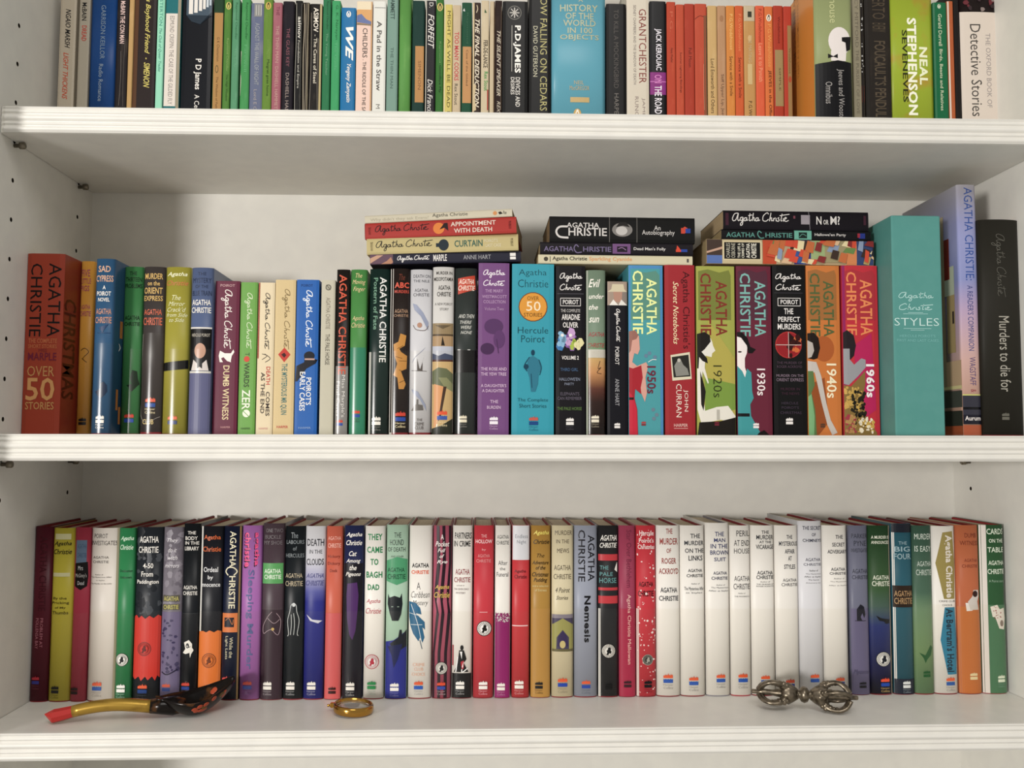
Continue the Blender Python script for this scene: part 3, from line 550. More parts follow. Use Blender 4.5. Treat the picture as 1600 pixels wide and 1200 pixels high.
# ---------------------------------------------------------------- middle shelf, standing books
MS = [
(29.5,92,396,'P','a03c26','very thick rust red paperback with gold figure fifty, at the end of its row',"v|AGATHA|.6 .93 411 526|1c0e0c;v|CHRISTIE|.12 .43 412 526|1c0e0c;t|THE COMPLETE|.12 .88 529 536|c06a40|b;t|SHORT STORIES|.12 .88 538 544|c06a40|b;t|MISS|.4 .62 545 550|7c2830;t|MARPLE|.12 .88 551 563|74243a|b;t|OVER|.12 .84 572 588|c08a50;t|50|.1 .86 590 626|cc9458|b;t|STORIES|.1 .86 628 640|c08a50|b",dict(Y=.066,dep=.14,gl=.27,c=.002,x='side')),
(118,139,408,'H','d89830','golden yellow hardcover half behind the thick rust red paperback',"t|FIVE|.05 .72 421 432|b4506a|b;t|LITTLE|.0 .8 435 443|b4506a|b;t|PIGS|.0 .7 446 455|b4506a|b;t|AGATHA|.1 .8 476 483|b8506a|b;t|CHRISTIE|.05 .85 486 494|b8506a|b;l|.8|.2,548 .5,544 .8,550 .4,560 .7,566 .3,560|4c3410;h|.5 652 12|k k;k|543",{}),
(141,171,404,'H','305a80','steel blue hardcover with a larger blue and orange side cover showing',"t|SAD|.15 .8 415 425|d8a888|b;t|CYPRESS|.04 .94 430 440|d8a888|b;t|A|.42 .58 446 452|w|b;t|POIROT|.1 .85 455 462|w|b;t|NOVEL|.18 .8 465 471|w|b;t|AGATHA|.08 .9 482 491|c89078|b;t|CHRISTIE|.06 .92 495 505|c89078|b;p|.25,512 .8,506 .55,516 .5,520|24406a;l|.8|.2,520 .9,520|24406a;p|.2,612 .5,606 .45,600 .62,596 .8,602 .82,612 .68,618 .5,622 .3,617|142c4c;h|.5 648 13|w w|w;k|536",dict(Y=.076,dep=.135,x='side2')),
(186.5,216,416.5,'H','3a7c46','grass green hardcover with black lettering and dark bust picture',"t|THE|.3 .7 424 430|16301a|b;t|THIRTEEN|.08 .95 433 440|16301a|b;t|PROBLEMS|.05 .97 443 450|16301a|b;t|AGATHA|.1 .9 493 500|16301a|b;t|CHRISTIE|.08 .92 503 509|16301a|b;p|.3,602 .6,600 .5,590 .6,578 .85,580 .9,592 .98,600 .8,606 .6,612 .4,604|142c18;h|.5 645 15|r b;k|545",{}),
(217,251,416.5,'H','46403e','dark taupe hardcover with yellow title and club lettering at its foot',"t|MURDER|.06 .9 427 436|d8b060|b;t|on the|.2 .78 439 446|d8b060|b;t|ORIENT|.04 .9 449 459|d8b060|b;t|EXPRESS|.04 .92 462 470|d8b060|b;t|AGATHA|.06 .9 483 492|d86848|b;t|CHRISTIE|.04 .92 496 508|d86848|b;h|.5 620 16|e86040 3058a8|c;t|CLUB|.16 .68 655 663|d8c080|b;l|.5|.05,522 .05,650 .95,651|b8b0a8;k|520",dict(lift=.003)),
(251.5,291,417,'H','a29a30','mustard green hardcover with cream script title and a slanting black stripe',"t|Agatha|.06 .88 425 433|e8e8c0|bi;t|Christie|.04 .92 438 446|c87840|bi;t|The|.3 .65 461 469|e0e0b0|i;t|Mirror|.15 .82 471 478|e0e0b0|i;t|Crack'd|.1 .86 480 487|e0e0b0|i;t|from Side|.08 .92 489 495|e0e0b0|i;t|to Side|.2 .8 497 503|e0e0b0|i;p|0,567 1,562 1,576 0,580|18180c;h|.45 648 15|e86c40 3c4c80;k|545",{}),
(292.5,327,418,'H','5a6a90','slate blue hardcover with a square dark portrait panel between white lines',"t|THE|.3 .7 425 430|2a3450;t|MYSTERY|.08 .92 434 442|2a3450;t|OF THE|.2 .8 445 450|2a3450;t|BLUE TRAIN|.06 .94 454 462|2a3450;t|AGATHA|.06 .92 468 477|w|b;t|CHRISTIE|.04 .94 480 489|w|b;r|0 1 511 513.5|d8d4cc;r|0 1 514 579|15120f;t|HERCULE POIROT|.1 .92 521 526|c8c0b0;e|.5 548 9 12|c89c84;p|.2,562 .5,572 .8,562 .9,579 .1,579|d8d0cc;p|.38,568 .5,572 .62,568 .62,576 .5,573 .38,576|15120f;r|0 1 580 583|d8d4cc;h|.4 650 14|w w|g;r|0 1 583 700|66688c;k|545",dict(Y=.096)),
(331.5,370,439,'P','6e2a42','maroon paperback with white script and small white dog',"t|POIROT|.2 .8 444 448|c8a0a0|b;s|.25 .72 453 545|f0e8e0|v|1.5;p|.25,548 .45,552 .7,552 .8,546 .84,550 .74,556 .7,564 .72,566 .55,564 .4,558 .3,560 .38,566 .25,566 .2,556|efe8e0;v|DUMB WITNESS|.4 .66 571 656|e0cc9c|b;t|HARPER|.35 .75 666 669|c89090|b",{}),
(371.5,398,441,'P','6ea84a','leaf green paperback with white script and a red circle for one letter',"s|.25 .74 458 545|d0e0b8|v|1.3;v|T|.35 .6 551 556|3a4a2c;e|.45 561 4.6 4.6|d84830;v|WARDS|.3 .62 567 605|3a4a2c|b;v|ZER|.22 .7 609 640|e8ecd8|b;e|.5 646 6 6|e8ecd8;l|1|.3,642 .5,647 .7,652|6ea84a;t|HARPER|.2 .75 668 671|4c7434|b",{}),
(399.5,425.5,441.5,'P','dfceaa','pale cream paperback with black script, then red and black slab title',"s|.3 .74 458 546|2c2620|v|1.3;l|1|.3,553 .6,556 .3,562|443830;l|1|.45,553 .8,560 .5,566|443830;v|DEATH|.58 .82 573 601|c83c30|b;v|COMES|.58 .82 612 650|3c3028|b;v|AS THE END|.26 .5 582 646|3c3028|b;t|HARPER|.2 .75 668 671|d8a098;r|0 .08 441 560|b04030",{}),
(426,458.5,437,'P','d4bc88','light tan paperback with a red diamond halfway down',"s|.34 .74 452 546|8a7448|v|1.3;p|.5,543 .8,554 .5,566 .2,554|cc3828;p|.5,551 .6,555 .5,559 .35,554|401410;v|THE MYSTERIOUS MR QUIN|.34 .66 568 648|4c7c78|b;t|HARPER|.2 .75 665 669|cc5848|b",{}),
(459.5,495,437,'P','2466b8','bright blue paperback with white script and a black hat figure',"t|POIROT|.2 .72 444 448|163c78|b;s|.3 .74 454 543|e8eef4|v|1.5;e|.62 556 8.5 7|1c1c24;p|.4,558 1,562 .9,568 .5,576 .1,596 .0,596 .05,572 .4,566|1c1c24;r|.42 .86 560 562.5|c8a090;v|POIROT'S|.5 .74 590 633|f0f0ec|b;v|EARLY CASES|.22 .46 581 642|f0f0ec|b;t|HARPER|.2 .75 667 670|88a8d8|b",{}),
(498.5,520.5,437.5,'P','c2bda8','dull ivory paperback with small round mark and narrow dark title',"e|.5 449 4.5 4.5|4c4840;e|.5 449 3.4 3.4|a8a490;l|.8|.35,445 .65,453|4c4840;v|AGATHA CHRISTIE|.35 .66 465 514|8c8474;v|THE PALE HORSE|.35 .66 522 570|5c564a",{}),
(522.5,543,421,'H','26211f','black hardcover with huge vermilion author name and grey foot',"r|0 1 572 700|8c8a88;v|AGATHA CHRISTIE|.2 .8 429 585|d85838|b;v|Miss Marple's|.45 .78 586 652|dcdad6;v|Final Cases|.1 .38 596 650|dcdad6;h|.4 655 10|r b;k|548",dict(c=.002)),
(544.5,570.5,421,'H','4c9048','fresh green hardcover with cream script title, sea green below',"r|0 1 543 700|2c8a68;t|The|.3 .7 427 434|e0c890|i;t|Moving|.1 .9 437 446|e0c890|i;t|Finger|.15 .9 448 457|e0c890|i;t|Agatha|.12 .85 494 502|e0c890|i;t|Christie|.08 .9 504 512|e0c890|i;h|.45 640 12|r b|386858;k|543",{}),
(574.5,606,420,'H','1c302c','very dark green hardcover with white capitals and green small title',"v|AGATHA CHRISTIE|.52 .86 433 566|e8e8e4|b;v|Postern of Fate|.2 .42 434 515|6c9c80|b;h|.42 650 14|e8e4dc e8e4dc|g;k|550",dict(wl=550)),
(607,638,419.5,'H','2c2422','dark brown hardcover with a zigzag of orange cards',"r|0 .16 419 700|d8d4cc;t|The|.45 .75 428 438|7a3a28|i;t|ABC|.22 .96 441 450|e05840|B;t|MURDERS|.22 .96 453 458|c04838|B;t|AGATHA|.24 .92 483 489|c09878;t|CHRISTIE|.2 .94 491 495|c09878;p|.55,521 .85,524 .78,540 .5,545 .6,550 .9,556 .88,576 .6,580 .85,600 .75,608 .5,608 .42,590 .2,586 .35,574 .4,568 .25,556 .2,538 .45,534|c88c3c;l|.7|.4,545 .7,540|5a3c18;l|.7|.3,557 .66,560|5a3c18;l|.7|.5,564 .88,564|5a3c18;l|.7|.5,578 .7,580|5a3c18;l|.7|.52,598 .8,594|5a3c18;h|.6 642 16|r b|c;k|548",dict(lift=.003)),
(638.5,673,421,'H','ccccd0','white hardcover with small vessels and blue smoke plumes',"t|DEATH ON|.14 .92 429 434|4c4c54;t|THE NILE|.14 .88 437 441|4c4c54;t|AGATHA|.2 .82 451 456|4c4c54;t|CHRISTIE|.14 .88 458 463|4c4c54;p|.12,474 .3,476 .6,488 .86,504 .84,516 .5,494 .2,484|98a0b8;l|1|.15,508 .3,515 .7,516 .85,509|6c5c54;e|.45 508 4 4|b88c74;p|.75,542 .6,548 .3,556 .1,568 .2,560|98a0b8;p|.35,560 .45,575 .5,577 .72,552 .6,566 .6,580 .36,580|5c5450;l|.8|.1,579 .8,580|5c5450;p|.1,608 .4,612 .75,632 .8,642 .5,624 .2,616|98a0b8;p|.35,624 .42,624 .42,632 .62,633 .66,641 .1,642 .25,633 .34,632|6c6864;t|THE|.36 .62 654 658|6a6460;t|CRIME|.26 .7 660 665|6a6460;t|CLUB|.28 .68 666 671|6a6460;k|548",dict(lift=.003)),
(674,707.5,417,'H','d2d0cc','white topped hardcover with a desert dig painted below',"t|MURDER IN|.16 .92 424 429|38342f|b;t|MESOPOTAMIA|.05 .97 433 439|38342f|b;t|AGATHA|.26 .84 446 453|38342f|b;t|CHRISTIE|.2 .86 456 463|38342f|b;t|A NEW POIROT|.1 .94 473 477|6c6864;t|STORY|.34 .76 481 485|6c6864;r|0 1 505 522|9a8460;p|.1,508 .9,508 .5,514|6c5c44;r|0 1 522 525|5c4c38;r|0 1 525 541|b09068;p|.42,540 .48,525 .6,540|2c241c;r|0 1 541 562|b8bcc8;p|0,552 .3,556 .6,552 1,555 1,562 0,562|46506c;r|0 1 562 565|5a3428;r|0 1 565 700|c8a870;p|0,580 .3,574 .7,576 1,584 1,604 .4,606 0,600|6a7050;p|.3,590 .7,590 1,600 1,612 .6,605|8c8e64;p|.1,600 .55,604 .3,660 .1,670|d89860;p|.55,604 .7,604 .45,650 .3,660|4c382c;p|0,670 .5,664 1,654 1,700 0,700|33362c;h|.5 640 16|e85830 4060b0|c;k|548",dict(lift=.003,Y=.101)),
(708.5,744,419,'H','363c3a','dark slate hardcover with slanted red label near the top',"p|.15,435 .9,430 .95,452 .15,460|c8442c;v||0 0 0 0|k;t|AGATHA|.18 .86 436 444|f0d8c8|bi;t|CHRISTIE|.16 .92 446 454|f0d8c8|bi;t|AND THEN|.18 .9 491 497|c8c8c0|bi;t|THERE|.25 .78 501 506|c8c8c0|bi;t|WERE|.3 .78 509 514|c8c8c0|bi;t|NONE|.28 .8 517 522|c8c8c0|bi;r|0 1 547 582|101214;r|.15 .28 546 547|ddd;r|.6 .72 546 547|ddd;h|.42 648 12|e0d8c0 e0d8c0|g;k|546",{}),
(746,795,411,'P','7c4e86','wide purple paperback with a dark rose picture',"s|.16 .86 421 446|ece4ec|2|1.4;t|THE MARY|.22 .8 452 457|b894bc|b;t|WESTMACOTT|.12 .92 461 466|b894bc|b;t|COLLECTION|.16 .88 469 474|b894bc|b;t|Volume Two|.2 .82 480 485|b894bc;e|.5 510 15 12|5c3868;e|.3 545 11 9|4c2c56;e|.68 530 9 14|643c70;l|1.2|.6,530 .66,552|4c2c56;t|THE ROSE AND|.1 .93 574 579|d4b4d4|b;t|THE YEW TREE|.1 .92 582 587|d4b4d4|b;t|A DAUGHTER'S|.1 .92 600 605|d4b4d4|b;t|A DAUGHTER|.14 .86 608 613|d4b4d4|b;t|THE|.4 .66 625 630|d4b4d4|b;t|BURDEN|.3 .74 634 639|d4b4d4|b;h|.52 650 13|ece4ec ece4ec|c8a8c8",{}),
(799,865.5,412.5,'P','2fa0b4','wide turquoise paperback with orange disc and standing figure',"t|Agatha|.16 .82 421 433|14505c|l;t|Christie|.14 .86 437 449|14505c|l;e|.5 479.5 23 23|7c4420;e|.5 479.5 21.6 21.6|e09828;t|OVER|.36 .64 463 469|6a4414;t|50|.34 .68 471 486|f0e0c0;t|STORIES|.28 .72 489 495|6a4414;t|Hercule|.14 .86 511 521|14505c|l;t|Poirot|.22 .78 524 535|14505c|l;e|.5 551 3 4.5|14445c;p|.38,560 .5,556 .64,562 .7,580 .64,582 .62,600 .56,612 .46,612 .42,590 .36,578|2c7c94;l|1.2|.42,558 .3,571 .36,580|14445c;l|1.2|.64,562 .7,574 .66,586|14445c;l|1|.46,584 .48,606|14445c;e|.34 573 4 4|14445c;t|The Complete|.14 .86 622 629|14505c|l;t|Short Stories|.18 .82 631 637|14505c|l;h|.52 650 14|d05a4c 1c4c8c|2c7c94",dict(gl=.4)),
(868,914.5,415.5,'P','19171c','black paperback with white script, boxed name and small colourful picture',"s|.14 .9 426 453|e8e4e0|2|1.4;r|.05 .95 458.5 459.5|55525a;l|1|.16,466 .84,466|d8d4d0;l|1|.16,478 .84,478|d8d4d0;r|.15 .17 466 478|d8d4d0;r|.83 .85 466 478|d8d4d0;t|POIROT|.24 .77 468.5 475.5|e8e4e0|b;t|THE COMPLETE|.17 .83 483 488|c8c4c0;t|ARIADNE|.2 .82 491 500|e8e4e0|b;t|OLIVER|.24 .76 503.5 512|e8e4e0|b;n|14 7|.12 .3 520 542|3c7cb8 88b8d8;n|12 7|.4 .6 520 545|8c5ca8 c8a0d0;n|14 6|.5 .85 533 545|a8c040 e0d8a0;e|.22 524 2.5 2.5|e8e4e0;e|.5 524 2.5 2.5|e8e4e0;t|VOLUME 2|.2 .78 556 562|e8e4e0|b;t|THIRD GIRL|.16 .76 575 580|4c6c94;t|HALLOWE'EN|.12 .82 590 595|8c94a8;t|PARTY|.3 .62 598 602|8c94a8;t|ELEPHANTS|.16 .8 613 618|6c6474;t|CAN REMEMBER|.06 .88 620 625|6c6474;t|THE PALE HORSE|.05 .88 636 641|5c7c40|b;h|.48 652 12|e8e4e0 e8e4e0|55525a",{}),
(916,947,422,'H','7c927c','sage topped hardcover fading through orange sunset to dark brown',"t|Evil|.12 .72 436 449|f0ece0|bi;t|under|.14 .92 459 467|f0ece0|bi;t|the|.14 .6 476 484|f0ece0|bi;t|sun|.14 .66 496 504|f0ece0|bi;t|AGATHA|.1 .92 519 526|b83c44|i;t|CHRISTIE|.08 .96 536 543|b83c44|i;r|0 1 546 559|c8c4b8;l|.9|.7,564 .6,576 .75,574 .55,582 .78,584|5a3c28;h|.45 648 12|e8e0cc e8e0cc|a89c88;k|548;r|.0 .1 422 700|a8b0a0",dict(m=lambda h:grad([(0,'241c1a'),(.2,'3a2420'),(.28,'6c3c30'),(.38,'d0945c'),(.46,'cfa868'),(.52,'7a9a74'),(.6,'7c927c'),(1,'7c927c')],0,h,'sunset_print'))),
(949,981,439.5,'P','16161e','navy black short paperback with a hatted portrait photo on top',"r|0 1 440 477|a89484;p|.2,452 .25,444 .8,444 .85,452 1,456 .0,456|d0c4a4;p|.3,456 .75,456 .72,472 .35,472|b88c78;p|.75,456 1,456 1,477 .7,477|8c8078;p|.1,477 .3,468 .55,477|e8e4dc;p|.55,477 .7,468 1,477|e0dcd4;s|.36 .64 483 534|e8e4e0|v|1.1;v|POIROT|.38 .58 542 570|e8e4e0;v|ANNE HART|.38 .58 592 634|a8a8ac;h|.48 660 9|e8e4e0 e8e4e0",{}),
(982.5,1037,414.5,'P','48a0ac','turquoise decade paperback with a woman in red holding a cigarette',"r|0 1 414 700|4c90c8;r|.06 .92 420 690|48a0a8;p|.12,432 .2,424 .5,426 .8,423 .9,430 .92,500 .06,500|5c9484;v|AGATHA|.52 .82 435 523|e8f09c|b;v|CHRISTIE|.12 .42 423 522|e8f09c|b;e|.6 552 3 3|6888a0;e|.5 556 3 3|6888a0;e|.76 558 3 3|6888a0;e|.7 640 3 3|6c8898;e|.8 648 3 3|6c8898;e|.72 654 3 3|6c8898;p|.0,518 .2,517 .3,526 .32,546 .26,554 .16,552 .1,566 .24,572 .5,566 .56,572 .48,590 .52,614 .46,628 .34,612 .3,600 .1,590 0,590|d8a090;p|0,518 .18,516 .28,524 .22,530 .1,532 .06,548 0,552|a06c60;p|.0,574 .12,576 .36,571 .4,590 .34,606 .36,616 .18,608 .16,622 .24,640 .26,700 0,700|b0202e;p|.0,612 .14,622 .22,640 .24,700 0,700|d0203c;r|0 .14 621 625|2a1418;l|1|.56,566 .68,562 .8,562|e8e8e4;v|1950s|.52 .78 572 615|74243c|b;h|.42 658 7|c03c3c 902c34",{}),
(1039.5,1087,414,'P','a82830','crimson paperback with a tilted black and white snapshot',"v|Agatha Christie's|.54 .84 424 545|481418;v|Secret Notebooks|.28 .46 440 538|f0e0b0|i;p|.18,555 .82,550 .88,592 .24,595|d8d0b4;p|.22,558 .78,554 .84,588 .28,590|2c2c28;p|.4,564 .5,560 .6,570 .74,576 .8,586 .36,588 .3,572|8c8c84;e|.46 563 2.5 3|c0bcb0;v|JOHN|.6 .76 609 643|e8d8c8;v|CURRAN|.36 .54 600 652|e8d8c8;t|HARPER|.28 .74 662 667|e0b0a8|b;r|.28 .74 669 669.8|e0b0a8",{}),
(1089.5,1150,416,'P','a4a848','olive decade paperback with a white and black woman in profile',"p|.05,424 .3,421 .6,426 .85,422 .9,430 .9,500 .05,500|7c8438;p|.3,500 1,560 1,700 .1,700|b4a848;p|.2,590 1,600 1,640 .2,648|7c9c3c;v|AGATHA|.5 .8 439 525|8a3428|b;v|CHRISTIE|.1 .38 427 524|8a3428|b;p|.1,530 .3,522 .4,534 .42,540 .48,548 .4,552 .38,558 .22,556 .2,575 .3,598 .28,600 .14,580 .12,600 .2,642 .5,636 .8,634 1,650 1,660 .6,656 .1,662 0,640 0,560|e0dcd0;p|0,522 .2,519 .34,524 .36,534 .2,546 .12,550 .26,560 .28,568 .14,564 .06,558 .04,576 0,576|24201c;p|.08,580 .18,602 .22,612 .16,642 .1,632|24201c;p|.05,660 .6,658 1,652 1,700 0,700|221e1a;r|.5 .58 640 656|b8b4a8;v|1920s|.42 .64 571 621|2c3018|l;h|.5 658 7|7a2838 7a2838",{}),
(1152.5,1207.5,416,'P','70283c','wine red decade paperback with a woman in a teal dress',"p|.05,424 .3,421 .6,426 .85,422 .9,430 .9,500 .05,500|5c3040;v|AGATHA|.52 .84 439 526|7cb8b0|b;v|CHRISTIE|.1 .4 427 526|7cb8b0|b;p|0,522 .14,524 .3,540 .28,552 .22,560 .22,574 .3,588 .2,592 0,576|e8e0dc;p|0,519 .14,519 .3,528 .38,542 .54,546 .44,552 .32,552 .28,540 .12,528 0,526|1c1416;e|.08 550 3 1.2|2a1418;p|.0,572 .14,580 .22,590 .28,576 .4,582 .42,612 .46,622 .36,632 .38,650 .5,662 .64,676 .6,700 0,700|3c9ca0;r|0 .34 646 651|1c1a1c;p|.6,676 .75,672 .9,682 .8,700 .55,700|1c1416;v|1930s|.56 .8 576 618|ece0e0|b;h|.52 660 9|ece0e0 ece0e0",{}),
(1209.5,1261.5,415,'P','171518','black paperback with white script, boxed name and a round red picture',"s|.1 .88 427 453|e8e4e0|2|1.4;r|.05 .92 457.5 458.3|44424a;l|1|.16,466 .84,466|d8d4d0;l|1|.16,478 .84,478|d8d4d0;r|.15 .17 466 478|d8d4d0;r|.83 .85 466 478|d8d4d0;t|POIROT|.24 .77 468.5 475.5|e8e4e0|b;t|THE|.34 .62 482 491|e8e4e0|b;t|PERFECT|.16 .82 495 503|e8e4e0|b;t|MURDERS|.14 .84 506 515|e8e4e0|b;e|.46 539 21 21|b8302c;e|.46 539 19.5 19.5|9c1c24;p|.46,519 .83,536 .46,538|2c1410;n|16 6|.5 .76 524 556|d86830 3c1410;r|.45 .47 519 559|c8b0a8;r|.08 .84 538.4 539.6|c8b0a8;t|THE MURDER OF|.1 .86 565 569|5c4858;t|ROGER ACKROYD|.1 .86 571 575|5c4858;t|MURDER ON THE|.08 .9 585 589|907c8c;t|ORIENT EXPRESS|.08 .9 591 596|907c8c;t|MURDER IN|.2 .78 606 610|4c3040;t|THE NEWS|.22 .76 613 617|4c3040;t|HERCULE|.22 .72 628 632|4c4050;t|POIROT'S|.22 .74 635 639|4c4050;t|CHRISTMAS|.18 .82 643 647|4c4050;h|.45 652 11|e8e4e0 e8e4e0",{}),
(1263,1315.5,415,'P','d07830','orange decade paperback with a woman whose pale arm reaches down',"p|.05,424 .3,421 .6,426 .85,422 .9,430 .9,500 .05,500|a86c34;e|.5 545 16 20|b45c24;p|.1,600 .5,590 .6,660 .3,700 .2,700|9c5020;v|AGATHA|.5 .82 439 526|56683c|b;v|CHRISTIE|.1 .4 427 526|56683c|b;p|0,521 .2,520 .34,528 .38,544 .3,560 .18,562 0,560|241c18;p|0,532 .16,536 .2,548 .12,558 0,560|b8b0a8;p|0,564 .26,566 .4,588 .54,630 .66,656 .86,676 .7,684 .56,664 .4,630 .28,600 .2,582 0,584|c4bcb4;p|0,580 .16,580 .2,602 .1,614 .2,640 .24,700 0,700|5c7c48;p|0,620 .1,616 .18,650 .16,700 0,700|78b078;v|1940s|.56 .86 568 622|f0e4c0|b;h|.42 661 7|5c4030 5c4030",{}),
(1319,1375.5,415,'P','cc2c3c','red and pink decade paperback with a grey-toned woman in a sequinned dress',"r|0 .08 414 700|9c1c60;p|.08,424 .3,421 .6,426 .85,422 .92,430 .92,500 .08,500|b8303c;p|.3,540 .8,520 .9,640 .4,660|c41c5c;v|AGATHA|.5 .84 437 524|f08c50|b;v|CHRISTIE|.12 .4 425 524|f08c50|b;p|.0,520 .12,516 .3,524 .36,540 .3,556 .2,562 0,560|2c2428;p|0,545 .18,545 .18,562 .3,570 .5,560 .62,562 .62,574 .4,588 .14,602 0,600|9c9ca0;p|0,602 .2,604 .6,580 .6,600 .52,620 .6,650 .9,676 .9,700 0,700|8c7038;n|60 3.4|.03 .5 606 640|d0a850 c8a048;n|60 3.2|.2 .6 610 665|1c1c14 2c281c;n|50 3.2|.05 .3 650 676|a83848 b88c50;n|40 3.2|.4 .85 655 676|d0a848 e8dcc0;v|1960s|.62 .86 569 621|f4ecec|B",{}),
(1399,1477,336.5,'X','4c9c94','','',dict(Y=.070)),
(1505,1534,288.6,'H','8c8cc0','tall lilac and landscape printed book beside the turquoise slipcase',"v|AGATHA CHRISTIE:|.35 .82 293 438|3c5ca8;v|A READER'S COMPANION|.4 .72 446 548|4c5490;v|WAGSTAFF|.42 .75 558 602|5c4c80;v|& POOLE|.45 .75 608 642|a04c50;r|0 1 616 618|c8c870;r|0 1 618 648|3c3c48;r|0 1 636 640|18181c;r|0 1 648 663|242430;t|Aurum|.1 .95 650 657|e8e0dc|b;r|0 1 664 700|b05838",dict(Y=.076,dep=.14,c=.0015,gl=.22,bd='c8c4c0',x='side3',m=lambda h:grad([(0,'d0a080'),(.3,'d8b0a8'),(.5,'b8a0c0'),(.62,'8c94c8'),(.85,'a0a4d4'),(1,'c8c4d0')],0,h,'sky_print'))),
(1536.5,1603,343,'H','2c2a24','large plain charcoal hardcover with grey script and title',"s|.28 .62 366 464|66645c|v|1;v|Murders to die for|.4 .66 494 612|b0aca0;h|.5 644 12|6c6a60 6c6a60",dict(c=.005,gl=.55,Y=.068,dep=.14)),
]
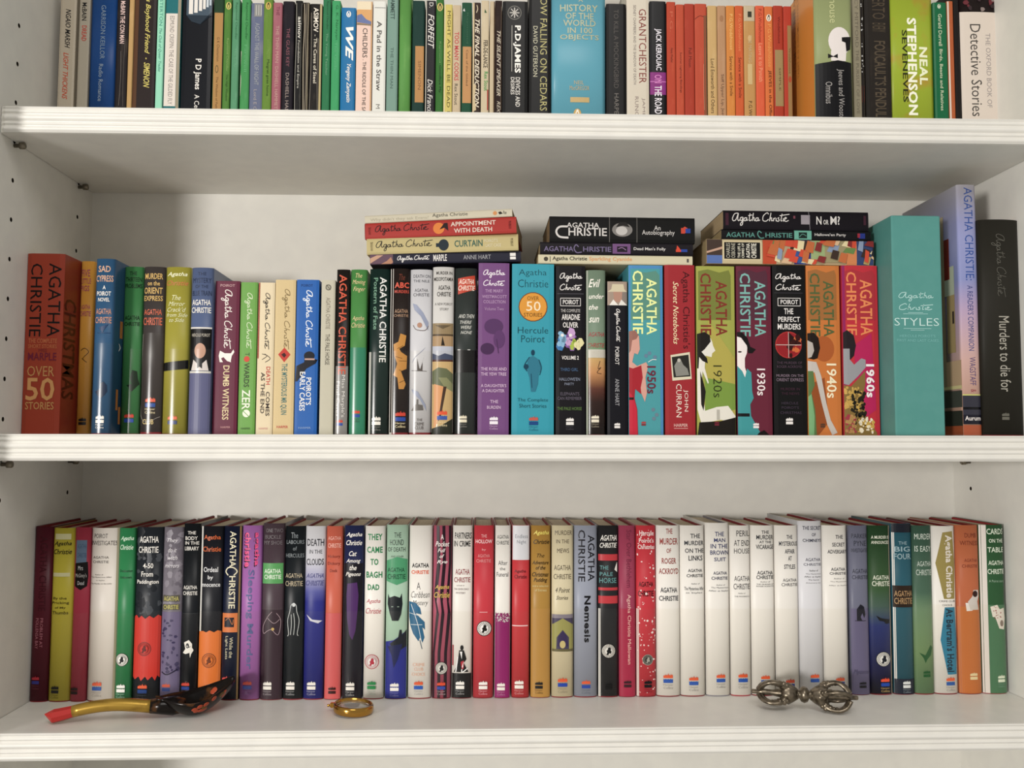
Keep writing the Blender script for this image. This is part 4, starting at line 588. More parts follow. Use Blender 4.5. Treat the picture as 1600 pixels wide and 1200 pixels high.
MC = [
(43,73.6,822.6,'maroon board','5c1c2a','dark maroon hardcover with ghostly dark name, first of the lower row',"v|AGATHA CHRISTIE|.35 .75 838 955|4a1420|b;v|PROBLEM AT|.5 .66 966 1012|b8707c;v|POLLENSA BAY|.25 .42 966 1014|b8707c;h|.35 1056 13|b8303c 3c3c8c|7a3c48",{}),
(74,108,825,'','c6b828','bright yellow hardcover with pale bars around black script',"r|.1 .85 834 843|d8d4a0;t|Agatha|.05 .88 846 854|1c1a10|bi;t|Christie|.04 .9 858 866|1c1a10|bi;r|.05 .85 895 901|d8d4a0;t|By the|.1 .75 933 938|5c5018|b;t|Pricking|.06 .86 940 945|5c5018|b;t|of My|.2 .72 948 952|5c5018|b;t|Thumbs|.08 .84 955 960|5c5018|b;h|.35 1071 12.5|k k|6c6418;k|958",{}),
(108.5,133,824,'','b83a50','raspberry hardcover with a blue-grey panel above a black blot',"r|.12 .82 844 880|6c84a0;t|AGATHA|.2 .8 850 857|4c6484;t|CHRISTIE|.2 .8 864 871|4c6484;p|.1,880 .9,878 .95,900 .9,916 .5,922 .1,916|1c1618;t|Mrs|.3 .62 884 891|ddd;t|McGinty's|.14 .86 896 904|c8c4c0;t|Dead|.3 .72 908 914|ddd;h|.3 1073 12|2c1018 2c1018;k|958",{}),
(133.5,178,825,'','e0d8ce','cream white hardcover between raspberry and green ones',"t|POIROT|.12 .62 834 841|38342f;t|INVESTIGATES|.02 .94 845 852|38342f;t|AGATHA|.1 .68 869 873|38342f;t|CHRISTIE|.1 .68 876 880|38342f;t|Author of|.2 .5 897 899|55504a;t|The Mysterious Affair|.04 .8 901 903.4|55504a;t|at Styles|.24 .56 906 908|55504a;t|The Murder on the Links|.04 .8 911 913|55504a;r|.93 1 825 1100|b8ac90;h|.4 1064 15|e85a2c 2c5cb0|b0a8a0;k|955",{}),
(178.5,204,825,'','2c8650','green hardcover with white script and round white badge',"t|Agatha|.1 .92 838 846|c8e0c8|bi;t|Christie|.08 .9 851 859|c8e0c8|bi;t|Destination|.12 .9 890 894|174c2c|b;t|Unknown|.14 .86 900 904|174c2c|b;b|.42 1031 10.5|e8e8e0 1c1c1c;h|.42 1068 13.5|e8e8e0 e8e8e0|a0c8b0;k|958",{}),
(205,248,823.5,'','2a2e34','smoky black hardcover with a broad red block and jagged black foot',"n|40 7|.05 .95 826 960|4a4e54 22262c;t|AGATHA|.14 .84 838 848|e8e4dc|b;t|CHRISTIE|.1 .84 854 864|e8e4dc|b;t|4-50|.3 .68 880 888|e8e4dc|b;t|From|.24 .68 893 901|e8e4dc|b;t|Paddington|.08 .88 906 914|e8e4dc|b;p|0,964 .1,961 .2,966 .3,962 .45,967 .6,962 .75,966 .9,961 1,964 1,1060 .92,1056 .85,1064 .75,1057 .6,1063 .5,1057 .35,1064 .25,1057 .1,1062 0,1058|d83428;b|.44 1014 11|d83428 6c2824;h|.42 1068 15|e85a2c 2c4c90|55606c;k|955",{}),
(248.5,280,823.5,'','7c7680','mottled purple-grey hardcover with white script title',"n|36 6|.05 .95 830 950|6c6670 8c8690;t|They|.2 .76 841 849|e0dce0|i;t|do it|.26 .7 856 863|e0dce0|i;t|with|.24 .74 868 875|e0dce0|i;t|mirrors|.1 .84 881 887|e0dce0|i;r|.05 .9 930 940|5c584c;t|AGATHA|.1 .86 932 939|c0b860|b;r|.05 .9 944 953|5c584c;t|CHRISTIE|.1 .86 945 952|c0b860|b;r|0 1 956 1100|746a8c;n|30 4|.1 .9 966 1050|3c345c 4c4468;l|2|.1,1050 .4,1054 .9,1046|2c2840;h|.35 1067 13|d85a3c 3c5090|5c5478;k|955",{}),
(280.5,306.5,818,'','1d2024','taller black hardcover with white hooded bust and serif title',"t|THE|.25 .75 830 835|e0dcd4|b;t|BODY|.1 .86 838 844|e0dcd4|b;t|IN THE|.1 .95 846 851|e0dcd4|b;t|LIBRARY|.08 .94 854 860|e0dcd4|b;t|AGATHA|.06 .9 915 921|e0dcd4|b;t|CHRISTIE|.04 .92 924 930|e0dcd4|b;p|.2,1004 .5,1000 .7,1006 .7,1012 .8,1016 .66,1022 .6,1028 .56,1020 .3,1022 .14,1020 .3,1014|e8e4dc;e|.42 1009 2.6 4|1d2024;l|1|.5,1012 .6,1010|1d2024;h|.35 1065 13|r b|8c8c94;r|.0 1 958 959|33373c;k|958",{}),
(307.5,343.5,822,'','23242a','black hardcover with orange script and a wide orange lower block',"t|Agatha|.14 .88 836 845|d8642c|b;t|Christie|.1 .9 854 862|d8642c|b;t|Ordeal|.16 .8 886 894|ddd|b;t|by|.36 .6 899 907|ddd|b;t|Innocence|.06 .9 910 917|ddd|b;p|0,987 .2,986 .35,988 .5,985 .7,988 .85,985 1,987 1,1100 0,1100|e87824;b|.5 1032 11.5|e87824 7a3c1c;h|.45 1070 13|k k|a05020;k|955",dict(wl=822)),
(344,372,822,'','1c2238','navy hardcover with ivory downward name and an orange square',"v|AGATHA|.36 .72 830 886|e0d8b8|b;v|HRISTIE|.36 .72 900 951|e0d8b8|b;l|1.8|.62,899 .8,893 .6,887 .3,887 .16,893 .3,899|e0d8b8;r|0 .88 958 988|e07c3c;r|.14 .7 965 980|1c1c2c;l|1|.2,970 .4,966 .6,976 .66,968|c8783c;v|While the|.46 .66 996 1028|d8d0b0;v|Light Lasts|.2 .38 994 1030|d8d0b0;r|.9 1 822 1100|a08050;h|.34 1056 14|e04c48 2c4898|8c88a0;k|955",{}),
(373,404.5,821,'','a868b0','lilac hardcover with pink psychedelic lettering running down',"v|agatha|.56 .84 832 886|1c1020|B;v|agatha|.6 .88 832 884|f0508c|B;v|christie|.1 .42 832 888|1c1020|B;v|christie|.14 .46 832 886|f0508c|B;v|Sleeping Murder|.26 .66 890 1046|5c6498|b;h|.42 1063 14|d85848 4858a8|8c60a0;k|955",{}),
(405.5,440,817.7,'','51424a','taller plum brown hardcover with green box and a drawn shoe',"t|ONE TWO|.14 .92 826 832|7c7478;t|BUCKLE|.1 .84 836 842|7c7478;t|MY SHOE|.06 .9 845 851|7c7478;r|.0 .96 880 912|58a45c;t|AGATHA|.1 .86 889 896|e0ecd8|b;t|CHRISTIE|.1 .88 898 905|e0ecd8|b;r|0 1 953 1100|3c2a34;l|.7|.5,956 .3,964 .1,978 .12,990 .3,986 .5,984 .8,992 .9,970 .7,958|b8a0a8;l|.7|.3,966 .6,974 .85,968|b8a0a8;e|.55 983 2.4 2.4|c8a860;h|.35 1064 13.5|w w|a8a0a4;k|950",{}),
(441,472.5,822,'','1e2327','black hardcover with a white line drawing of a robed statue',"t|The|.3 .65 832 841|8c9498;t|LABOURS|.06 .95 844 850|8c9498;t|of|.4 .6 854 860|8c9498;t|HERCULES|.04 .96 865 871|8c9498;t|AGATHA|.04 .9 896 903|c8b898;t|CHRISTIE|.04 .92 908 916|c8b898;l|.8|.5,942 .36,946 .3,956 .2,970 .26,990 .2,994|d0d4d4;l|.8|.5,942 .62,946 .66,956 .78,970 .7,990 .76,993|d0d4d4;l|.8|.38,960 .4,976 .36,992|d0d4d4;l|.8|.5,958 .56,974 .52,992|d0d4d4;e|.5 945 2.6 3|d0d4d4;h|.4 1064 13.5|w w|a8a8a8;k|955",{}),
(473,505,822,'','2f3492','ink blue hardcover fading to white at its head, tiny aeroplane',"t|DEATH|.08 .92 842 853|2c2c34|b;t|IN THE|.2 .84 859 865|2c2c34;t|CLOUDS|.06 .92 873 883|2c2c34|b;t|AGATHA|.06 .92 896 903|5c5c94|bi;t|CHRISTIE|.04 .96 907 915|5c5c94|bi;p|.1,960 .4,968 .9,970 .7,974 .3,970|d0d0dc;h|.42 1064 13.5|w w|a8a8c8;k|955",dict(m=lambda h:grad([(0,'2c3088'),(.56,'343890'),(.62,'5c60a8'),(.72,'b0b0cc'),(.8,'d4d4dc'),(1,'d8d8dc')],0,h,'cloud_print'))),
(506,532,822,'','d4644c','salmon hardcover with dark brown title over small black mark',"t|AGATHA|.1 .9 838 844|f0b0a0;t|CHRISTIE|.1 .9 849 856|f0b0a0|b;t|Hickory|.1 .86 867 873|8c3020|b;t|Dickory|.1 .86 878 884|8c3020|b;t|Dock|.24 .7 889 894|8c3020|b;r|0 1 958 1100|d85c5c;h|.5 1072 12|3c1414 3c1414;k|958",{}),
(534,565,821,'','2a3058','midnight hardcover with a tall violet smear under white script',"r|0 1 880 1100|201e26;r|.0 .02 821 1100|888;t|Agatha|.1 .92 832 840|f0ece4|bi;t|Christie|.1 .92 844 852|f0ece4|bi;t|Cat|.26 .66 861 869|f0ece4|bi;t|Among|.12 .86 873 881|f0ece4|bi;t|the|.3 .66 883 891|f0ece4|bi;t|Pigeons|.1 .88 894 902|f0ece4|bi;p|.2,912 .7,910 .78,930 .74,955 .66,985 .5,1000 .34,992 .2,965 .16,930|55306c;h|.42 1065 13.5|w w|a8a8a8;k|955",dict(wl=955)),
(567,599,821.8,'','snow','white hardcover with large green slab title and red badge',"t|THEY|.14 .86 834 844|2c8a54|B;t|CAME|.1 .88 854 864|2c8a54|B;t|TO|.28 .68 873 883|2c8a54|B;t|BAGH|.08 .88 893 903|2c8a54|B;t|DAD|.16 .74 913 922|2c8a54|B;t|Agatha|.1 .8 936 944|c84858|i;t|Christie|.08 .84 950 959|c84858|i;b|.42 1034 11.5|dcdad6 b83040;h|.42 1063 13.5|2c8a4c 2c8a4c|a8b8a8;k|955",{}),
(601,635,820,'','a8c8b0','mint hardcover with a black hound mask above blue ground',"t|THE|.35 .68 832 840|2c3830;t|HOUND|.16 .8 843 852|2c3830;t|OF DEATH|.06 .88 855 862|2c3830;t|AND OTHER|.2 .8 868 871|55705c;p|0,876 .5,870 1,874 1,908 .5,914 0,908|4ca070;t|AGATHA|.06 .86 887 894|1c4c34|b;t|CHRISTIE|.06 .9 897 905|1c4c34|b;p|.1,928 .16,934 .4,931 .66,934 .74,927 .78,944 .72,960 .6,970 .3,970 .18,958 .08,944|20262a;e|.3 948 1.8 .8|8ca090;e|.58 948 1.8 .8|8ca090;p|0,1003 .4,1000 .7,993 1,985 1,1100 0,1100|2c3494;p|.6,996 .66,984 .75,984 .78,992 1,984 1,1010 .5,1020 .2,1006|20242c;p|.1,1010 .8,1006 .6,1030 .4,1044 .3,1024|222858;h|.45 1066 13.5|w w|8c8cc0;k|955",{}),
(637,673.5,821,'','snow','white hardcover with black and orange name above blue palm leaf',"t|AGATHA|.12 .86 880 887|1c1c1c|B;t|CHRISTIE|.1 .86 891 897|e86030|B;v||0 0 0 0|k;t|A|.34 .5 910 921|333|l;t|Caribbean|.1 .9 924 934|333|li;t|Mystery|.16 .84 938 948|333|li;p|0,940 .3,942 .5,950 .56,960 .3,958 .7,972 .72,984 .6,980 .7,996 .62,1004 .5,996 .44,1002 .2,990 .08,978 .02,964|2c6c94;l|.8|.1,944 .4,975 .6,1008|e8ecec;l|.7|.04,958 .5,962|e8ecec;l|.7|.1,976 .6,976|e8ecec;l|1|.5,1000 .6,1014|2c4c64;t|CRIME|.2 .72 1036 1041|e8b8a0;t|CLUB|.26 .66 1043 1048|e8b8a0;t|CHOICE|.16 .74 1051 1056|e8b8a0;h|.46 1063 14|e85a28 2c5cb8|b8b4b0;k|955",{}),
(675,704,821,'','b4566c','rose hardcover with wavy dark vertical stripes and a white badge',"p|.16,821 .32,821 .4,880 .2,940 .34,960 .12,1020 .12,1100 .0,1100 0,1020 .2,955 .06,930 .2,880|2c1a24;p|.48,821 .64,821 .7,880 .54,940 .64,960 .44,1020 .44,1100 .28,1100 .28,1020 .48,955 .38,930 .52,880|2c1a24;p|.84,821 1,821 1,880 .86,940 .98,960 .8,1020 .8,1100 .62,1100 .64,1020 .82,955 .74,930 .86,880|2c1a24;t|A|.4 .56 835 843|ece4e0|b;t|Pocket|.1 .88 846 854|ece4e0|bi;t|Full|.24 .66 857 863|ece4e0|bi;t|of|.34 .6 866 872|ece4e0|bi;t|Rye|.2 .78 875 882|ece4e0|bi;t|Agatha|.1 .88 914 922|d8b450|bi;t|Christie|.06 .92 925 934|d8b450|bi;b|.5 1044 10|d8d4cc 2c2c2c;h|.5 1064 13|e04c2c 3c50a8|b0a0a0;k|958",{}),
(705.5,737,821,'','chalk','white hardcover ending in a black block with a small dancing couple',"t|PARTNERS|.1 .95 832 842|2c2c2c|b;t|IN CRIME|.06 .9 845 854|2c2c2c|b;t|AGATHA|.14 .86 889 898|a04850|b;t|CHRISTIE|.08 .9 902 910|a04850|b;t|AUTHOR OF|.2 .6 914 916|8c7c7c;t|THE SEVEN DIALS|.08 .82 919 922|8c7c7c;t|MYSTERY|.18 .66 925 928|8c7c7c;r|0 1 1052 1100|1c1c1e;r|.02 .08 1008 1040|b03040;e|.5 1012 2.6 4|1c1c1c;p|.36,1016 .6,1016 .74,1030 .6,1036 .84,1050 .1,1050 .3,1036|1c1c1c;p|.4,1018 .52,1018 .5,1030|eee;l|1.6|.3,1026 .2,1050|eee;l|1.6|.6,1034 .5,1050 .8,1044|eee;p|.44,1034 .6,1032 .6,1044 .5,1046|c03040;h|.42 1063 13.5|w w|a8a8a8;k|955",dict(x='sr')),
(739,770.6,821,'','d23844','scarlet hardcover with white badge in the middle of its spine',"t|THE|.36 .64 835 840|f0b0b0;t|HOLLOW|.08 .92 843 849|f4d0d0|b;t|by|.4 .6 857 861|f0b0b0;t|AGATHA|.2 .8 866 871|e89898;t|CHRISTIE|.12 .86 874 879|e89898;r|.3 .7 956 957|e8b0b0;b|.54 982 12|ece8e4 24201c;h|.5 1063 13.5|w w|e8a0a8;k|957",{}),
(772.5,797,821,'','chalk','white topped hardcover turning magenta below a ragged edge',"t|AGATHA|.12 .88 836 842|444|;t|CHRISTIE|.08 .9 845 851|444|;t|After|.2 .8 876 883|555;t|the|.3 .66 886 891|555;t|Funeral|.1 .86 894 901|555;r|0 1 962 1100|98186c;n|90 1.2|.02 .98 958 965|98186c;n|60 1|.02 .98 963 972|d0ceca;h|.42 1066 12.5|w w|c888b0;k|957",{}),
(799.5,827,820.7,'','d0383e','red hardcover with white top and a thin white line lower down',"r|0 1 820 875|d4d4d8;t|Endless|.16 .9 835 841|8c9098;t|Night|.26 .8 844 851|8c9098;t|Agatha|.12 .8 890 896|6c1c24|b;t|Christie|.12 .84 898 904|6c1c24|b;r|0 .92 977 978.5|f0d8d8;h|.42 1062 14|w w|e89898;k|955",{}),
(829,860,821,'','b48838','mustard gold hardcover with yellow and black script',"r|0 1 951 1100|bc8c3c;t|Agatha|.12 .92 829 837|e8d860|bi;t|Christie|.12 .94 843 850|2c2010|bi;t|The|.3 .68 865 871|3c2c14|i;t|Adventure|.06 .9 876 882|3c2c14|bi;t|of the|.24 .74 884 890|3c2c14|bi;t|Christmas|.06 .9 894 901|3c2c14|bi;t|Pudding|.14 .84 903 911|3c2c14|bi;t|and a selection|.08 .9 914 917|e0d090;t|of Entrees|.2 .8 920 924|e0d090;h|.42 1064 12|k k|7a5c28;k|951",{}),
(862,896,821,'','d4c8a4','cream hardcover with a painted archway low on its spine',"t|MURDER|.14 .94 829 836|5c5040;t|IN THE|.2 .8 843 849|5c5040;t|MEWS|.24 .8 857 864|5c5040;t|AGATHA|.1 .88 883 891|5c5040;t|CHRISTIE|.08 .9 897 905|5c5040;t|4 Poirot|.16 .84 918 926|4c4438|i;t|Stories|.2 .76 931 937|4c4438|i;r|0 1 960 970|8c8490;r|0 1 966 1018|4c4460;p|0,976 .5,966 1,976 1,1018 .8,1018 .8,996 .5,984 .22,996 .2,1018 0,1018|a09c54;p|.24,1010 .3,994 .5,986 .7,994 .78,1010|3c305c;e|.5 1007 4.6 6|c8b878;r|.0 1 1014 1018|6c6440;h|.5 1058 15|e85a28 2c4cb0|a89c84;k|955",{}),
(897.5,934,821,'','9aa0b0','blue-grey hardcover with thick black name and nemesis running down',"v|AGATHA|.58 .88 836 908|26262c|b;v|CHRISTIE|.16 .46 828 909|26262c|b;v|Nemesis|.42 .7 931 1004|16161a|B;h|.5 1062 13.5|e85a28 2c4cb0|7c8494;k|951",{}),
(935,967,821,'','2c2c2e','charcoal hardcover with red bars and white badge',"t|AGATHA|.1 .92 836 845|e8e4dc|bi;t|CHRISTIE|.08 .94 848 856|e8e4dc|bi;r|.0 .97 866 876|c83840;t|THE|.08 .5 884 890|6ca8a8;t|PALE|.08 .72 894 900|6ca8a8;t|HORSE|.06 .9 903 911|6ca8a8;p|.8,890 .94,878 .94,894|e8e4dc;r|0 .97 918 922.5|c83840;r|0 .97 931 943|c83840;b|.5 1017 11.5|d8d4cc 1c1c1c;h|.5 1066 11|1c1c1c 1c1c1c;k|951",dict(wl=951)),
(967.6,994,821,'','a8405c','dusty crimson hardcover with pale pink serif lettering on its lower half',"r|0 1 951 1100|b02448;v|Star Over Bethlehem|.45 .75 828 918|7c2c44;v|Agatha Christie Mallowan|.45 .72 929 1038|f0c0b4;h|.5 1062 12|3c1020 3c1020;k|951",{}),
(995,1026,821,'','d03440','red hardcover speckled with white snow dots',"t|Hercule|.16 .9 829 837|f0dcd8|b;t|Poirot's|.14 .9 841 848|f0dcd8|b;t|Christmas|.08 .94 851 858|f0dcd8|b;t|AGATHA|.12 .86 909 917|3c1418|b;t|CHRISTIE|.08 .88 923 932|3c1418|b;n|90 1.4|.05 .97 826 1085|f0d0cc;n|14 2.2|.1 .95 860 1080|f0e0dc;b|.56 1031 8.5|30302c a8a498;h|.56 1062 12|k k|8c2030;k|951",dict(wl=951)),
(1027,1064,821,'','snow','white hardcover with condensed red title above black name',"t|THE|.4 .68 826 834|a03c34|b;t|MURDER|.14 .92 841 851|a03c34|b;t|OF|.42 .62 857 864|a03c34|b;t|ROGER|.22 .84 872 881|a03c34|b;t|ACKROYD|.1 .94 888 897|a03c34|b;t|AGATHA|.16 .88 918 926|2c3038|b;t|CHRISTIE|.1 .94 931 939|2c3038|b;h|.46 1052 15|e85a28 2c5cb8|a8a4a0;k|951",{}),
(1065,1103,821,'','snow','white hardcover, black wide title on four lines, beside the one titled in red',"t|THE|.4 .82 834 841|2c3038|b;t|MURDER|.16 .98 845 852|2c3038|b;t|ON THE|.18 .98 857 864|2c3038|b;t|LINKS|.32 .92 868 876|2c3038|b;t|AGATHA|.3 .9 889 894|33363c|b;t|CHRISTIE|.24 .94 897 902|33363c|b;t|Author of|.42 .78 911 913|55585c;t|The Mysterious Affair|.14 .98 917 924|55585c;t|at Styles|.2 .9 925 928|55585c;h|.5 1056 14.5|e85a28 2c5cb8|a8a4a0;k|951",{}),
(1105,1142,817,'','snow','white hardcover with dark blue five-line title, taller than its neighbours',"t|THE|.38 .78 831 838|3c4470|b;t|MAN|.34 .84 841 847|3c4470|b;t|IN THE|.2 .96 850 857|3c4470|b;t|BROWN|.18 .98 860 867|3c4470|b;t|SUIT|.34 .86 871 877|3c4470|b;t|AGATHA|.3 .9 893 898|444860|b;t|CHRISTIE|.22 .94 901 906|444860|b;t|Author of|.42 .8 913 915|666a70;t|The Mysterious|.2 .96 917 920|666a70;t|Affair at Styles|.1 .96 922 925|666a70;h|.58 1052 14|e85a28 2c5cb8|a8a4a0;k|951",dict(bd='8c8890')),
(1143.6,1175,821,'','chalk','white hardcover with thin black title and red boards showing at the foot',"t|PERIL|.3 .98 829 838|3a3a3c;t|AT END|.18 .98 844 853|3a3a3c;t|HOUSE|.18 .98 857 865|3a3a3c;t|AGATHA|.18 .98 900 908|3a3a3c;t|CHRISTIE|.14 .98 912 921|3a3a3c;t|Author of|.36 .72 926 928|666;t|THE MYSTERIOUS|.18 .94 931 933|666;h|.56 1051 15|e85a28 2c5cb8|a8a4a0;k|951",dict(bd='b83040')),
(1176.6,1213,821,'','snow','white hardcover behind the silver ornament, title lines of mixed sizes',"t|THE|.44 .78 829 834|33363a|b;t|MURDER|.22 .98 836 843|33363a|b;t|AT THE|.34 .88 845 849|33363a|b;t|VICARAGE|.2 .98 851 858|33363a|b;t|AGATHA|.24 .94 892 898|33363a|b;t|CHRISTIE|.2 .98 899 905|33363a|b;t|Author of|.36 .8 908 910|666;t|THE MURDER OF|.2 .98 912 914|666;t|ROGER ACKROYD|.2 .98 915 917|666;h|.54 1054 14|e85a28 2c5cb8;k|951",{}),
(1214.6,1251,821,'','chalk','white hardcover with five-line condensed title behind ornament middle',"t|THE|.48 .74 836 842|3a3c44|b;t|MYSTERIOUS|.16 .98 846 853|3a3c44|b;t|AFFAIR|.4 .84 858 865|3a3c44|b;t|AT|.54 .7 869 876|3a3c44|b;t|STYLES|.36 .86 882 889|3a3c44|b;t|AGATHA|.3 .92 904 909|3a3c44;t|CHRISTIE|.24 .96 911 916|3a3c44;h|.56 1060 14|c84828 2c3c90;k|951",{}),
(1252,1289,814,'','cool','white hardcover with torn jacket top',"t|THE SECRET|.16 .98 822 828|3a3c50|b;t|OF|.54 .72 833 838|3a3c50|b;t|CHIMNEYS|.16 .98 842 847|3a3c50|b;t|AGATHA|.26 .92 872 877|44465a;t|CHRISTIE|.18 .96 880 884|44465a;t|Author of|.4 .8 890 893|666;t|The Mysterious|.26 .94 896 898|666;t|Affair at Styles|.2 .94 900 903|666;t|The Secret|.36 .84 905 907|666;t|Adversary etc|.26 .92 910 912|666;h|.58 1052 14|e85a28 2c5cb8;k|951",{}),
(1290,1328.7,821,'','chalk','last white hardcover before the purple-grey one, three-line title',"t|THE|.5 .82 836 842|3a3a40|b;t|SECRET|.36 .9 848 854|3a3a40|b;t|ADVERSARY|.18 .99 859 865|3a3a40|b;t|AGATHA|.3 .9 887 892|44464a|b;t|CHRISTIE|.24 .94 894 898|44464a|b;t|Author of|.4 .86 903 905|666;t|The Mysterious|.26 .98 908 910|666;t|Affair at Styles|.2 .96 914 916|666;h|.6 1057 14|e85a28 2c3ca0;k|951",{}),
(1332,1361,821,'','74768a','purple-grey hardcover with dark dim capitals and a black helmet drawing',"t|PARKER|.1 .98 834 841|3a3c48;t|PYNE|.22 .9 845 853|3a3c48;t|INVESTIGATES|.08 .98 857 863|3a3c48;t|AGATHA|.12 .96 889 896|3a3c48;t|CHRISTIE|.1 .98 899 905|3a3c48;r|0 1 951 1100|6c6688;p|.3,952 .5,944 .7,948 .78,960 .7,966 .6,958 .5,964 .6,970 .3,970 .3,960|22222c;l|1|.2,970 .8,970|2c2c38;t|Mysteries|.1 .94 1046 1055|3a3858|i;h|.56 1064 11|24242c 24242c;k|951",{}),
(1362,1396.6,821,'','2c4a34','hardcover fading from forest green to indigo, with mask and white badge',"r|.93 1 821 1100|b8ac94;t|A MURDER IS|.12 .94 837 842|d8dcc8|b;t|ANNOUNCED|.12 .94 845 850|d8dcc8|b;t|AGATHA|.16 .92 899 906|d8dcc8|b;t|CHRISTIE|.12 .94 908 916|d8dcc8|b;p|.26,962 .5,966 .9,968 .88,974 .7,975 .6,971 .4,970|14141c;b|.56 1030 12|dcdad4 22242c;h|.6 1058 14|e8502c 2c50b0|c8a860;k|951",dict(m=lambda h:grad([(0,'1c1a2c'),(.12,'242450'),(.4,'2c3878'),(.52,'4c6458'),(.62,'3c5c38'),(1,'28482c')],0,h,'mask_print'))),
(1399,1431,818,'','2c6070','dark teal hardcover with navy ends and a brown central band',"r|0 1 818 832|20242e;t|THE|.3 .72 846 851|98b4bc;t|BIG|.1 .88 854 862|98b4bc|b;t|FOUR|.08 .92 865 874|98b4bc|b;r|0 1 915 949|33261e;t|AGATHA|.06 .96 923 932|b08c60|b;t|CHRISTIE|.06 .96 934 944|b08c60|b;r|0 1 1061 1100|1c2436;h|.56 1063 12|d8dcdc d8dcdc|8c98a0;k|951",dict(wl=818)),
(1431.5,1462,821,'','52705a','soft green hardcover with a small green bird-like smudge low down',"t|MURDER|.1 .96 834 843|ccd8cc;t|IS EASY|.1 .94 853 862|ccd8cc;t|AGATHA|.2 .94 877 885|c4d0c4;t|CHRISTIE|.14 .96 890 899|c4d0c4;p|.2,1020 .5,1024 .8,1008 .9,1012 .8,1024 .6,1030 .5,1036 .4,1028|2c6034;h|.56 1047 11|1c5c2c 1c5c2c;k|945",dict(m=lambda h:grad([(0,'6c9068'),(.25,'7c9c68'),(.5,'70906c'),(.6,'4c6c58'),(1,'3c5c4c')],0,h,'meadow_print'))),
(1462.5,1499.7,822,'','chalk','white hardcover with a gold block above a turquoise block',"p|.42,832 .86,830 .96,880 .9,936 .42,936 .12,880|9c8c4c;v|Agatha Christie|.44 .84 836 934|dcd4c8|B;t|CRIME CLUB|.22 .92 938 941|55504c;t|CHOICE|.34 .78 944 947|55504c;p|.44,949 .9,949 .98,1000 .92,1054 .5,1054 .24,1000|2c84a4;v|At Bertram's Hotel|.48 .82 951 1050|1c3448|B;h|.62 1057 14|e8602c 2c60b0|a8a4a0;k|945",{}),
(1501,1537,820.5,'','c06840','terracotta hardcover with a small terrier sitting at a white block',"r|0 1 948 1100|c8702c;t|DUMB|.34 .86 833 840|7c3424;t|WITNESS|.14 .96 845 852|7c3424;t|AGATHA|.3 .9 873 878|8c4030;t|CHRISTIE|.2 .9 882 887|8c4030;p|.3,942 .56,942 .6,954 .34,955|e0d8d0;p|.4,940 .6,932 .66,922 .9,922 .92,932 .84,940 .9,953 .5,953|ccc4bc;e|.74 928 4.5 5|3a2420;h|.58 1050 12|e0cc98 e0cc98;k|945",dict(lift=.001)),
(1538,1577,820,'','2f5c38','forest green hardcover with playing cards and white title, end of the lower row',"r|0 .24 820 1100|d8d0c8;t|CARDS|.26 .97 826 835|d4e0cc|b;t|ON THE|.34 .95 842 848|d4e0cc|b;t|TABLE|.28 .97 855 863|d4e0cc|b;t|AGATHA|.3 .97 876 883|d4e0cc|b;t|CHRISTIE|.26 .98 889 897|d4e0cc|b;t|A Poirot story|.3 .95 906 911|9cb8a0;r|.24 1 945 1100|4c7c58;p|.32,948 .6,945 .7,952 .9,950 .95,966 .88,984 .66,982 .5,964 .4,964|dcd4c8;n|16 1.2|.4 .85 948 966|a04848;e|.78 974 3 5|8c7c70;h|.7 1054 12|d8e0c8 d8e0c8|7ca088;k|945",dict(bd='b03038',lift=.0012)),
]
def slipcase(xl, xr, yt, Y):
    X0, X1 = on_y(xl, 650, Y).x, on_y(xr, 650, Y).x
    X0 = max(X0, XEND[2]) + .0002; XEND[2] = X1
    zb = ZT[2] + TL[2] * X1 + .0002; h = on_y(1430, yt, Y).z - zb; w = X1 - X0; dep = .138
    root = empty('slipcase', (X0, Y, zb), 'turquoise presentation box with white script and spaced capitals on its spine', 'box')
    bm = bmesh.new(); box(bm, (0, 0, 0), (w, dep, h)); bmesh.ops.bevel(bm, geom=bm.edges[:], offset=.0022, segments=3, affect='EDGES', profile=.6)
    from_bm('case_shell', bm, [vary('559a93', '589c95', 60, .42)], root)
    bm = bmesh.new(); box(bm, (w, .002, h * .0 + .003), (w + .0004, .003, h - .003)); bm.free()
    def Z(y): return on_y(1430, y, Y).z - zb
    f = Face(w, h, lambda a: 0, lambda u: u * w, Z, xr - xl)
    for l in "s|.12 .82 456 484|b8e0dc|2|1.2;r|.2 .7 490 490.8|a0d0cc;r|.3 .6 488 488.8|a0d0cc;t|STYLES|.02 .92 497 509|c8e4e0|l;r|.2 .76 513 513.8|a0d0cc;r|.34 .62 515.5 516.3|a0d0cc;t|HERCULE POIROT'S|.12 .84 523 527|7cc0bc;t|FIRST AND LAST CASES|.06 .9 530 534|7cc0bc".split(';'): f.draw(l, .4)
    f.build(root, None)
for t in MS:
    if t[3] == 'X': slipcase(t[0], t[1], t[2], t[7]['Y'])
    else: shelf_book(2, *t[:7], dict(t[7]))
for t in MC: shelf_book(3, t[0], t[1], t[2], 'H', t[4], t[5], t[6], dict(t[7]))

